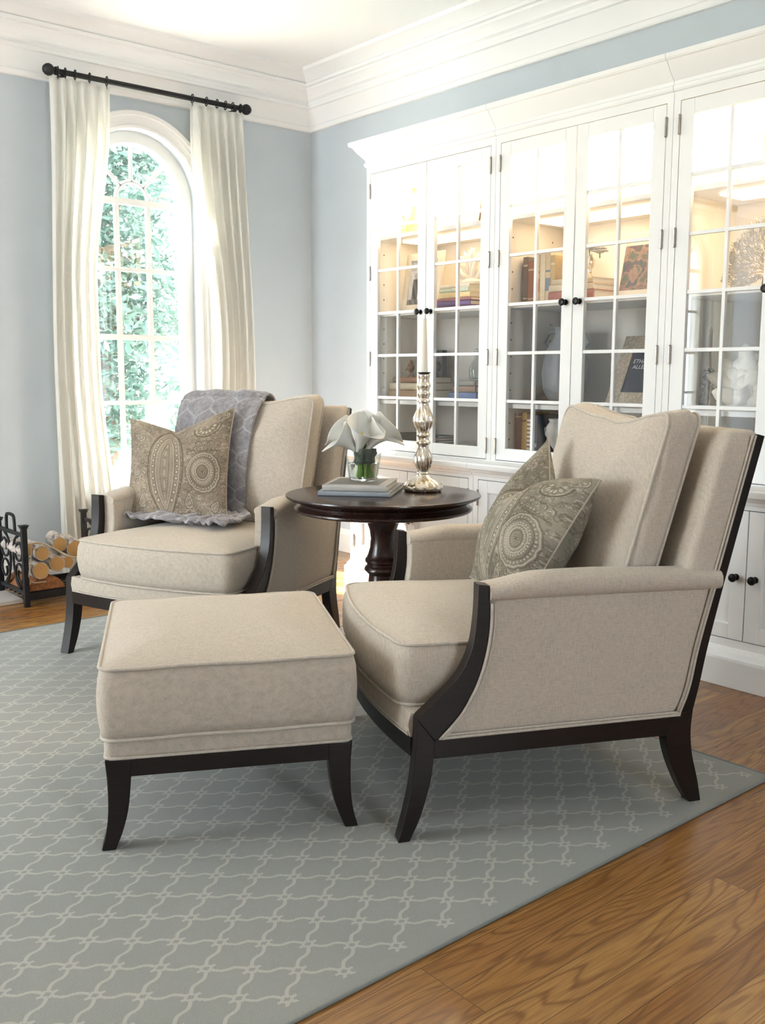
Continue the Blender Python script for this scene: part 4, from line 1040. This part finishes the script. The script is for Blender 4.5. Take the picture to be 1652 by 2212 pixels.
def log(label, x, y, z, rr, L, tilt=(0, 0), nm='birch_log', mt=BIR, group='birch firewood logs', wob=.03):
    t = thing(nm, label, 'log', (x, y, z), tilt[0], group)
    rn = random.Random(int(x*1000+z*777)); ph = rn.uniform(0, 6)
    rings = [[((rr*(1+wob*math.sin(2*a+ph)+wob*.6*math.sin(5*a+k)))*math.cos(a)+.004*math.sin(k+ph), lerp(0, L, k/8)-L*.02, rr*(1+wob*math.sin(2*a+ph))*math.sin(a)+tilt[1]*lerp(0, L, k/8)) for a in (2*PI*j/24 for j in range(24))] for k in range(9)]
    B = MB(); B.loft(rings); B.build('bark', mt, t, ang=50)
    B = MB(); f0 = rings[0]; B.loft([[(p[0]*.90, p[1]-.0012, p[2]*.90) for p in f0], [(p[0]*.90, p[1]+.004, p[2]*.90) for p in f0]]); B.build('cut_end', ENDG, t, ang=50)
    return t
log('birch log with its round cut end topmost of the three in the basket', 1.735, 4.555, .247, .035, .30, (-.05, .0))
log('birch log with round cut end at the lower left of the basket pile', 1.715, 4.545, .167, .041, .31)
log('birch log with round cut end at the right of the basket pile', 1.803, 4.56, .188, .038, .30, (-.08, 0))
log('thin birch log lying right of the others, half hidden by the armchair', 1.872, 4.60, .180, .030, .27, (-.1, 0))
log('birch log at the back right of the basket, half hidden by the armchair', 1.93, 4.64, .235, .043, .24, (-.15, 0))
log('birch log lying between the back of the pile and the armchair', 1.865, 4.66, .262, .036, .22, (-.2, 0))
log('birch log on the top left of the pile, behind the basket scrolls', 1.672, 4.60, .262, .032, .26)
sl = thing('split_log', 'reddish split log with half-round face at the bottom of the basket', 'log', (1.745, 4.553, .070), 0)
hp = [(.088*math.cos(PI*k/14)*(1+.03*math.sin(k*2.3)), .062*math.sin(PI*k/14)*(1+.06*math.sin(k*1.7))) for k in range(15)]
B = MB(); B.loft([[(x, y, z) for x, z in hp] for y in (0, .29)]); B.build('split_wood', plain('split_redwood', (.27, .115, .05), .8, 0, .2, .35, 60), sl, ang=60)
tw_ = MB(); tw_.tube(cr([(1.655, 4.54, .30), (1.72, 4.54, .298), (1.79, 4.545, .262), (1.85, 4.55, .220), (1.92, 4.56, .205), (2.0, 4.58, .21)], 40), .0045, 6)
tw_.tube(cr([(1.675, 4.538, .29), (1.668, 4.535, .22), (1.655, 4.535, .15), (1.67, 4.54, .115), (1.74, 4.54, .110)], 30), .003, 6)
o = tw_.build('twine', cmat((.42, .33, .22), .9, 'jute_twine')); tag(o, 'jute twine looped round the birch logs in the basket', 'twine')

# ------------------------------------------------------------------ things inside the cabinets
g1, g2, g3, g4 = SH[3]+.0005, SH[2]+.0005, SH[1]+.0005, SH[0]+.0005
def lathe_thing(name, label, cat, c, prof, m, part='body', n=36, mod=None, group=None):
    t = thing(name, label, cat, c, 0, group); B = MB(); B.lathe(prof, (0, 0, 0), n, mod=mod); B.build(part, m, t, ang=50); return t
def stack(x, y, z, items, rz0=0, group=None):
    """items: (label, width along y, depth, height, colour, rot)"""
    for lb_, w_, d_, h_, col, rr in items:
        book(lb_, (x, y+rr*.1), rz0+rr-PI/2, w_, d_, h_, cmat(col, .6, 'book_cloth'), z, group=group); z += h_+.0006
    return z
# nearest-corner unit, brightest top shelf
t = lathe_thing('bottle_vase', 'tall amber bottle-shaped vase on the top shelf near the corner', 'vase', (3.47, 3.845, g1), [(.001, 0), (.035, 0), (.045, .02), (.048, .06), (.036, .10), (.020, .13), (.018, .20), (.018, .235), (.024, .245), (.020, .245), (.001, .235)], cmat((.55, .36, .12), .25))
B = MB(); B.lathe([(.0185, .15), (.0195, .155), (.0195, .215), (.0185, .22)], (0, 0, 0), 24, cap=False); B.build('label_band', cmat((.75, .62, .36)), t)
t = lathe_thing('gourd_ornament', 'small round amber ornament beside the tall vase on the top shelf', 'ornament', (3.44, 3.90, g1), [(.001, 0), (.020, 0), (.036, .015), (.040, .035), (.030, .055), (.020, .064), (.022, .072), (.016, .085), (.001, .092)], cmat((.50, .34, .14), .3))
B = MB(); B.tube([(0, 0, .088), (.004, .006, .105), (.0, .012, .115)], .004, 6); B.build('stalk', cmat((.25, .17, .08)), t)
def frame(label, x, y, z, w_, h_, bw, fm, lean, rz=0, th_=.014, skew=0, group=None):
    """picture frame facing the room (-x), leaning back by lean radians"""
    t = thing('picture_frame', label, 'picture frame', (x, y, z), rz, group)
    def L(X, Y, Z): return (X*math.cos(lean)+Z*math.sin(lean), Y, Z*math.cos(lean)-X*math.sin(lean)+th_*math.sin(lean))
    B = MB()
    B.box(0, th_, -w_/2, -w_/2+bw, 0, h_, L); B.box(0, th_, w_/2-bw, w_/2, 0, h_, L); B.box(0, th_, -w_/2+bw, w_/2-bw, 0, bw, L); B.box(0, th_, -w_/2+bw, w_/2-bw, h_-bw, h_, L)
    B.build('moulding', fm, t, bevel=.002, smooth=False)
    B = MB(); B.box(th_-.002, th_, -w_/2+.003, w_/2-.003, .003, h_-.003, L); B.build('backing', cmat((.10, .08, .07)), t, smooth=False)
    B = MB(); B.box(th_, th_+.003, -.02, .02, 0, h_*.75, lambda X, Y, Z: (lambda p: (p[0]+(h_*.75-Z)*.45+.0, p[1], p[2]))(L(X, Y, Z))); B.build('easel_leg', cmat((.10, .08, .07)), t, smooth=False)
    return t, L
def picture(t, L, w_, h_, z0, fn, nm='photograph', n=70, x0=.006):
    B = MB(); B.grid(lambda a, b: L(x0, (.5-a)*w_, z0+b*h_), n, n); o = B.build(nm, M['print'], t, ang=180)
    set_col(o, np.array([fn(i/(n-1), j/(n-1)) for i in range(n) for j in range(n)])); return o
t, L = frame('dark framed picture leaning on the top shelf at the right of the corner cabinet', 3.40, 3.30, g1, .20, .26, .022, cmat((.10, .05, .03), .4), .12, rz=-.5)
picture(t, L, .156, .216, .022, lambda a, b: (.25+.15*math.sin(a*9)*math.sin(b*7), .2+.1*math.sin(b*6), .16))
def bw(a, b):
    v = .62
    if b > .78: v = .45
    for cx, r_ in ((.25, .11), (.5, .10), (.74, .11)):
        if (a-cx)**2+((b-.66)*1.1)**2 < r_*r_*.5: v = .42
        if abs(a-cx) < r_ and b < .58: v = .10 if cx != .5 else .78
    if b < .12: v = .18
    v += .05*math.sin(a*31+b*17); return (v*.95, v*.93, v*.9)
CREAM = cmat((.66, .58, .46), .5)
t, L = frame('cream wooden frame with a black-and-white group photograph in the corner cabinet', 3.40, 3.745, g2, .275, .300, .038, CREAM, .16)
picture(t, L, .199, .224, .038, bw)
zt = stack(3.47, 3.475, g2, [('dark plum book at the bottom of the stack under the white coral', .235, .17, .018, (.14, .05, .09), 0), ('purple-spined book second from the bottom under the white coral', .225, .17, .022, (.13, .08, .24), .03),
    ('maroon book third from the bottom of the stack under the white coral', .24, .17, .014, (.30, .12, .14), -.02), ('yellow-cream book in the middle of the stack under the white coral', .22, .165, .026, (.68, .56, .30), .02),
    ('pale green book near the top of the stack under the white coral', .20, .16, .020, (.52, .60, .50), -.03), ('thin ivory book topmost under the white coral', .19, .15, .016, (.74, .70, .62), .04)], group='books under the coral in the corner cabinet')
def coral(name, label, c, R, seed, n=26, m=None, h=1.0, flat=.6, fat=.115, mn=.6):
    rn = random.Random(seed); t = thing(name, label, 'coral', c); B = MB()
    base = Vector((0, 0, R*.12))
    for k in range(n):
        a = rn.uniform(0, 2*PI); el = rn.uniform(.15, 1.45); L_ = R*rn.uniform(mn, 1.1)
        d = Vector((math.cos(a)*math.cos(el)*flat, math.sin(a)*math.cos(el), math.sin(el)*h))
        p = [base+d*L_*q+Vector((rn.gauss(0, .06), rn.gauss(0, .06), rn.gauss(0, .04)))*R*q for q in (0, .35, .7, 1)]
        p[0].z = max(p[0].z, R*.1)
        for v in p: v.z = max(v.z, R*.10)
        B.tube(cr([tuple(v) for v in p], 9), (lambda q: R*fat*((1-.3*q) if q < .8 else math.sqrt(max(.02, 1-((q-.8)/.2)**2))*.76)), 10)
    B.build('branches', m or cmat((.80, .76, .68), .8, 'coral_white'), t, ang=60)
    B = MB(); B.lathe([(.001, 0), (R*.42, 0), (R*.45, R*.08), (R*.33, R*.18), (.001, R*.22)], (0, 0, 0), 20, mod=lambda a, z, r_: 1+.12*math.sin(3*a+1)); B.build('base', m or cmat((.80, .76, .68), .8, 'coral_white'), t)
    return t
coral('coral_ornament', 'white branching coral on the pile of books in the corner cabinet', (3.47, 3.44, zt), .145, 4)
# third tier
t = thing('storage_book_box', 'large dark patterned album standing at the back of the corner cabinet', 'album', (3.60, 3.86, g3)); 
B = MB(); B.box(0, .035, -.085, .085, 0, .255); B.build('board_cover', cmat((.10, .085, .08), .6), t, bevel=.002)
B = MB()
for k in range(7): B.box(-.002, 0, -.075+k*.022, -.065+k*.022, .22, .235)
B.build('gilt_tooling', cmat((.45, .36, .24)), t, smooth=False)
zt = stack(3.45, 3.765, g3, [('thick tan leather-bound book lowest in the antique pile with a bird on top', .30, .19, .050, (.36, .23, .13), 0), ('cream book with script on its spine in the middle of the antique pile', .285, .185, .034, (.62, .53, .38), .02), ('brown leather book topmost of the antique pile', .26, .17, .030, (.28, .14, .09), -.02)], group='antique books in the corner cabinet')
B = MB(); B.box(-.001, .0, 0, 1, 0, 1)
t = thing('bird_figurine', 'small brown bird figurine on the antique book pile', 'figurine', (3.42, 3.82, zt))
B = MB(); B.lathe([(.001, 0), (.016, 0), (.014, .006), (.004, .010), (.004, .022), (.013, .030), (.020, .042), (.018, .056), (.010, .066), (.012, .074), (.009, .084), (.001, .088)], (0, 0, 0), 20); B.build('body', cmat((.25, .14, .09), .4), t)
B = MB(); B.tube([(0, -.010, .078), (0, -.024, .076)], lambda q: .004*(1-q)+.0005, 6); B.build('beak', cmat((.40, .28, .1)), t)
B = MB(); B.tube([(0, .012, .046), (0, .030, .040), (0, .046, .032)], lambda q: .010*(1-q)+.002, 8, flat=.4); B.build('tail', cmat((.18, .10, .07), .4), t)
t = thing('armillary_ornament', 'dark openwork metal ball on a stem beside the candlestick, on the antique pile', 'ornament', (3.45, 3.655, zt))
B = MB(); B.lathe([(.001, 0), (.020, 0), (.018, .006), (.005, .010), (.004, .028), (.001, .030)], (0, 0, 0), 18); B.build('stand', M['bronze'], t)
for k in range(4):
    B = MB(); a = k*PI/4; B.tube([(.022*math.cos(q)*math.cos(a), .022*math.cos(q)*math.sin(a), .052+.022*math.sin(q)) for q in (2*PI*j/24 for j in range(24))], .0022, 5, True, up=(math.sin(a), -math.cos(a), 0)); B.build('hoop', M['bronze'], t)
zt = stack(3.46, 3.405, g3, [('slate blue book at the bottom of the small pile by the cabinet hinge', .19, .14, .042, (.17, .22, .42), 0), ('brown book with pale bands in the middle of the small pile', .16, .13, .030, (.33, .22, .16), .03), ('grey-green book on top of the small pile', .15, .12, .026, (.26, .25, .22), -.03)], group='small pile of books in the corner cabinet')
t = lathe_thing('glass_bottle', 'clear glass bottle standing on the small pile of books', 'bottle', (3.46, 3.385, zt), [(.001, 0), (.030, 0), (.036, .01), (.038, .05), (.028, .085), (.014, .10), (.013, .135), (.017, .14), (.011, .138), (.011, .10), (.024, .08), (.034, .045), (.032, .012), (.001, .006)], M['vaseglass'])
B = MB(); B.lathe([(.010, .128), (.012, .14), (.012, .15), (.001, .155)], (0, 0, 0), 16); B.build('stopper', M['thickglass'], t)
# bottom tier
lathe_thing('dark_bowl', 'dark round bowl on the lowest shelf of the corner cabinet', 'bowl', (3.46, 3.86, g4), [(.001, 0), (.035, 0), (.04, .006), (.075, .028), (.088, .052), (.084, .052), (.07, .03), (.03, .01), (.001, .010)], M['bowl_dark'], 'basin')
stack(3.44, 3.64, g4, [('purple book at the bottom of the low stack behind the candlestick', .16, .13, .014, (.20, .08, .18), 0), ('white-paged black book second in the low stack behind the candlestick', .15, .13, .014, (.03, .03, .03), .02), ('brown striped book third in the low stack behind the candlestick', .15, .12, .013, (.25, .10, .10), 0), ('thin black book topmost in the low stack behind the candlestick', .14, .12, .010, (.03, .03, .035), -.02)], group='low stack on the bottom shelf')
# middle unit
t = lathe_thing('ginger_jar', 'white lidded ginger jar on the bright top shelf of the middle cabinet', 'jar', (3.47, 2.36, g1), [(.001, 0), (.04, 0), (.05, .03), (.075, .10), (.07, .14), (.045, .17), (.04, .18), (.001, .18)], cmat((.80, .78, .70), .25))
B = MB(); B.lathe([(.042, .18), (.044, .19), (.03, .205), (.008, .21), (.012, .222), (.001, .232)], (0, 0, 0), 24); B.build('lid', cmat((.80, .78, .70), .25), t)
up = [('grey-brown tall book at the far left of the upright row in the middle cabinet', 3.135, .030, .210, (.22, .16, .12)), ('rust and brown book second in the upright row', 3.098-.0, .036, .185, (.40, .17, .08)),
      ('tan book with red lettering third in the upright row', 3.060, .034, .215, (.52, .38, .24)), ('cream book fourth in the upright row', 3.022, .030, .220, (.70, .60, .42)),
      ('slate-lettered beige book fifth in the upright row', 2.984, .030, .218, (.58, .47, .30)), ('mustard book last in the upright row, beside the flat pile', 2.948, .026, .205, (.50, .36, .16))]
yy_ = 3.042
for k, (lb_, _, th_, h_, col) in enumerate(up):
    yy_ -= th_/2; upright(lb_, 3.40, yy_, g2, th_-.001, h_, .15, cmat(col, .6, 'book_cloth'), (cmat((.35, .09, .06) if k == 2 else ((.16, .20, .28) if k == 4 else (.68, .58, .42))), ((.62, .66), (.25, .5)) if k in (2, 4) else ((.80, .84), (.12, .15))), 'upright books in the middle cabinet'); yy_ -= th_/2
zt = stack(3.44, 2.735, g2, [('red and ivory book at the bottom of the pile under the roses', .24, .16, .044, (.42, .16, .12), 0), ('ivory book with a pink stripe in the pile under the roses', .235, .16, .026, (.72, .62, .46), .02), ('pale box-like book topmost under the roses', .22, .15, .024, (.66, .56, .40), -.01)], group='pile of books under the roses')
t = lathe_thing('silver_bud_vase', 'mirrored silver bud vase holding white roses on the book pile', 'vase', (3.44, 2.705, zt), [(.001, 0), (.016, 0), (.018, .008), (.010, .02), (.012, .04), (.024, .06), (.024, .075), (.012, .095), (.014, .102), (.010, .100), (.001, .09)], M['mercury'])
def rose(label, c, R, seed):
    t = thing('white_rose', label, 'flower', c, 0, 'white roses in the silver bud vase'); rn = random.Random(seed)
    B = MB()
    for ringn, (rr, nn, hh) in enumerate(((.25, 4, .95), (.5, 5, .85), (.8, 6, .65), (1.0, 7, .45))):
        for k in range(nn):
            a0 = 2*PI*k/nn+ringn*.6+rn.uniform(-.2, .2)
            def pf(uu, vv, a0=a0, rr=rr, hh=hh, nn=nn):
                a = a0+(uu-.5)*2*PI/nn*1.5; q = R*rr*(.35+.65*vv)*(1+.12*vv*vv); z = R*hh*vv*1.2-R*.35*(vv**3)*rr
                return (q*math.cos(a), q*math.sin(a), z+.1*R*math.sin(uu*PI))
            B.grid(pf, 7, 6)
    o = B.build('petals', M['petal'], t, ang=180); so = o.modifiers.new('thickness', 'SOLIDIFY'); so.thickness = .0008
    B = MB(); B.tube([(0, 0, .006), (0, 0, -.02)], .003, 6); B.build('stem', M['stemgreen'], t)
rose('large white rose in the middle of the silver bud vase', (3.43, 2.70, zt+.115), .040, 1); rose('white rose leaning to the left of the silver bud vase', (3.44, 2.79, zt+.085), .036, 2); rose('white rose leaning to the right of the silver bud vase', (3.43, 2.645, zt+.100), .034, 3)
def reef(a, b):
    if b < .12: return (.78, .72, .62)
    if b > .80: v = .62+.1*math.sin(a*5+b*8); return (v, v*.9, v*.78)
    n = noise.noise(Vector((a*5, b*7, 3))); n2 = noise.noise(Vector((a*14, b*14, 8)))
    if abs(n+.25*n2) < .13 or (a-.25)**2+(b-.35)**2 < .012+.008*n2: return (.36+.12*n2, .24+.1*n2, .19)
    return (.17+.1*n2, .17+.08*n, .15)
t = thing('art_print', 'unframed print of pink coral leaning on the second shelf of the middle cabinet', 'print', (3.44, 2.44, g2)); 
Lf = lambda X, Y, Z: (X+Z*.22, Y, Z)
B = MB(); B.box(0, .006, -.115, .115, 0, .275, Lf); B.build('board', cmat((.66, .60, .50)), t, smooth=False); picture(t, Lf, .228, .27, .002, reef, 'printed_face', 110, -.001)
t = lathe_thing('grey_vase', 'big grey ceramic vase in the middle cabinet below the roses', 'vase', (3.50, 2.87, g3), [(.001, 0), (.05, 0), (.07, .012), (.096, .06), (.105, .13), (.098, .20), (.075, .26), (.050, .295), (.048, .325), (.058, .340), (.050, .340), (.040, .32), (.04, .29), (.001, .28)], cmat((.24, .25, .26), .4))
B = MB(); B.tube([(.0, -.092, .23), (0, -.125, .27), (0, -.10, .315), (0, -.052, .325)], .008, 8, up=(1, 0, 0)); B.build('handle', cmat((.24, .25, .26), .4), t)
B = MB(); B.tube([(.0, .092, .23), (0, .125, .27), (0, .10, .315), (0, .052, .325)], .008, 8, up=(1, 0, 0)); B.build('handle', cmat((.24, .25, .26), .4), t)
lathe_thing('white_canister', 'small white canister beside the big grey vase', 'canister', (3.40, 2.755, g3), [(.001, 0), (.040, 0), (.044, .004), (.044, .085), (.038, .09), (.040, .10), (.01, .108), (.001, .112)], cmat((.66, .65, .62), .35))
shell = NT('shell_inlay'); vv_ = shell.n('ShaderNodeTexVoronoi'); shell.l(shell.coord(), vv_.inputs['Vector']); vv_.inputs['Scale'].default_value = 75
shell.fin(shell.ramp(vv_.outputs['Distance'], [(.1, (.62, .55, .44)), (.6, (.42, .36, .28))]), .3, .35, .5)
t, L = frame('silvery inlaid frame with a navy name card in the middle cabinet', 3.345, 2.405, g3, .255, .315, .060, shell.m, .44)
B = MB(); B.box(.006, .009, -.072, .072, .056, .259, L); card = B.build('navy_card', cmat((.035, .045, .075), .4), t, smooth=False)
B = MB(); B.tube([L(.004, y, z) for y, z in ((-.0685, .0595), (.0685, .0595), (.0685, .2555), (-.0685, .2555))], .0022, 6, True); B.build('silver_bead', M['nickel'], t)
# lettering on the card, as real extruded text
fc = bpy.data.curves.new('card_lettering', 'FONT'); fc.body = 'ETHAN\nALLEN'; fc.size = .025; fc.extrude = .0004; fc.align_x = 'CENTER'; fc.space_line = 1.0; fc.shear = .15
fo = bpy.data.objects.new('card_lettering', fc); C.objects.link(fo); fc.materials.append(cmat((.75, .75, .76), .4)); fo.parent = t
bpy.context.view_layer.update(); tm = bpy.data.meshes.new_from_object(fo.evaluated_get(bpy.context.evaluated_depsgraph_get())); bpy.data.objects.remove(fo); fo = bpy.data.objects.new('card_lettering', tm); C.objects.link(fo); fo.parent = t
p0 = Vector(L(.0050, .014, .192)); Xa = (Vector(L(.0052, -1, .2))-Vector(L(.0052, 0, .2))).normalized(); Ya = (Vector(L(.0052, 0, 1))-Vector(L(.0052, 0, 0))).normalized(); Za = Xa.cross(Ya)
fo['kind'] = 'stuff'; fo.matrix_local = Matrix(((Xa.x, Ya.x, Za.x, p0.x), (Xa.y, Ya.y, Za.y, p0.y), (Xa.z, Ya.z, Za.z, p0.z), (0, 0, 0, 1)))
yy_ = 3.045
for lb_, th_, h_, col, bd, bc_ in (('dark maroon book on the lowest shelf, left end of the row behind the right armchair', .042, .185, (.13, .03, .02), ((.9, .93),), (.45, .3, .1)), ('golden-spined book on the lowest shelf of the middle cabinet', .030, .190, (.60, .38, .10), ((.78, .82),), (.2, .1, .05)),
        ('brown book with ladder-like cream labels on the lowest shelf', .036, .182, (.20, .10, .06), tuple((.12+.1*k, .18+.1*k) for k in range(8)), (.66, .58, .46)), ('navy book leaning at the right end of the lowest shelf row', .026, .180, (.05, .08, .13), ((.2, .3),), (.3, .35, .4))):
    yy_ -= th_/2; upright(lb_, 3.37, yy_, g4, th_-.001, h_, .15, cmat(col, .5, 'book_cloth'), (cmat(bc_), bd), 'upright books on the lowest shelf'); yy_ -= th_/2
t = lathe_thing('white_urn', 'white footed urn on the lowest shelf beside the upright books', 'urn', (3.42, 2.84, g4), [(.001, 0), (.030, 0), (.030, .008), (.014, .018), (.014, .028), (.040, .06), (.052, .10), (.046, .135), (.034, .15), (.040, .165), (.034, .165), (.001, .14)], cmat((.70, .68, .64), .35))
B = MB(); B.tube([(0, .046, .13), (0, .070, .12), (0, .066, .09), (0, .050, .085)], .005, 7, up=(1, 0, 0)); B.build('handle', cmat((.70, .68, .64), .35), t)
stack(3.42, 2.42, g4, [('dark grey flat box on the lowest shelf behind the armchair cushion', .24, .18, .060, (.10, .10, .11), 0)], group=None)
# right-hand unit
lathe_thing('tan_urn', 'tan rounded vase on the glowing top shelf of the right cabinet', 'vase', (3.47, 1.86, g1), [(.001, 0), (.045, 0), (.05, .01), (.085, .08), (.095, .15), (.08, .20), (.05, .235), (.055, .25), (.045, .25), (.001, .23)], cmat((.70, .52, .26), .35))
fan = thing('sea_fan', 'silvery lace-like sea fan sculpture on the second shelf of the right cabinet', 'sculpture', (3.44, 1.905, g2))
B = MB(); B.box(-.03, .03, -.045, .045, 0, .012); B.lathe([(.010, .012), (.008, .03), (.006, .045)], (0, 0, 0), 12); B.build('stand', M['bronze'], fan, bevel=.002)
B = MB(); rn = random.Random(12)
O_ = (0, -.02, .06)
def fan_r(a): return .185*(1+.05*math.sin(3*a+1)+.03*math.sin(8*a))*(1 if abs(a) < 1.7 else .8)
for k in range(11):
    a = lerp(-1.9, 1.9, k/10); R_ = fan_r(a)*.9
    B.tube(cr([O_, (rn.gauss(0, .002), O_[1]+R_*.45*math.sin(a*.8), O_[2]+R_*.45*math.cos(a*.8)), (0, O_[1]+R_*math.sin(a), O_[2]+R_*math.cos(a))], 8), lambda q: .0034*(1-.7*q), 5)
B.tube([(0, 0, .012), (0, -.01, .035), O_], .006, 6)
B.build('main_stems', plain('gilt_stem', (.62, .46, .24), .3, .8), fan)
B = MB()
for k in range(2400):
    a = rn.uniform(-2.0, 2.0); q = math.sqrt(rn.uniform(.03, 1)); R_ = fan_r(a)*q; y, z = O_[1]+R_*math.sin(a), O_[2]+R_*math.cos(a)
    if z < .014: continue
    b = a+rn.gauss(0, .5); L_ = rn.uniform(.010, .020); w_ = rn.uniform(-.004, .004)
    B.tube([(rn.gauss(0, .003), y, z), (rn.gauss(0, .002), y+L_*.5*math.sin(b)+w_*math.cos(b), z+L_*.5*math.cos(b)-w_*math.sin(b)), (rn.gauss(0, .003), y+L_*math.sin(b), z+L_*math.cos(b))], .0013, 4)
B.build('lace_web', plain('pale_silver', (.50, .45, .36), .35, .6), fan)['kind'] = 'stuff'
t = thing('wooden_candlestick', 'short turned dark wood candlestick in the right cabinet', 'candlestick', (3.46, 2.125, g3))
B = MB(); B.lathe([(.001, 0), (.036, 0), (.038, .012), (.030, .02), (.034, .034), (.020, .050), (.016, .062), (.027, .074), (.014, .086), (.028, .098), (.014, .110), (.026, .122), (.012, .134), (.022, .144), (.021, .150), (.001, .150)], (0, 0, 0), 8); B.build('turned_stem', cmat((.10, .075, .06), .6), t, ang=20)
B = MB(); B.lathe([(.018, .150), (.014, .156), (.010, .154)], (0, 0, 0), 12); B.build('socket', M['bronze'], t)
B = MB(); B.tube([(0, 0, 0), (0, 0, .155)], lambda q: .011*(1-q)+.006*q, 14); B.tube([(0, 0, .154), (0, 0, .163)], .001, 5); o = B.build('brown_candle', cmat((.20, .11, .08), .5, 'brown_wax')); o.location = (3.46, 2.125, g3+.1505); tag(o, 'brown candle standing in the dark wood candlestick', 'candle')
coral('coral_ornament', 'large white knobbly coral on the third shelf of the right cabinet', (3.46, 1.955, g3), .190, 9, 70, cmat((.80, .77, .70), .85, 'coral_cream'), 1.1, .6, .20, .35)
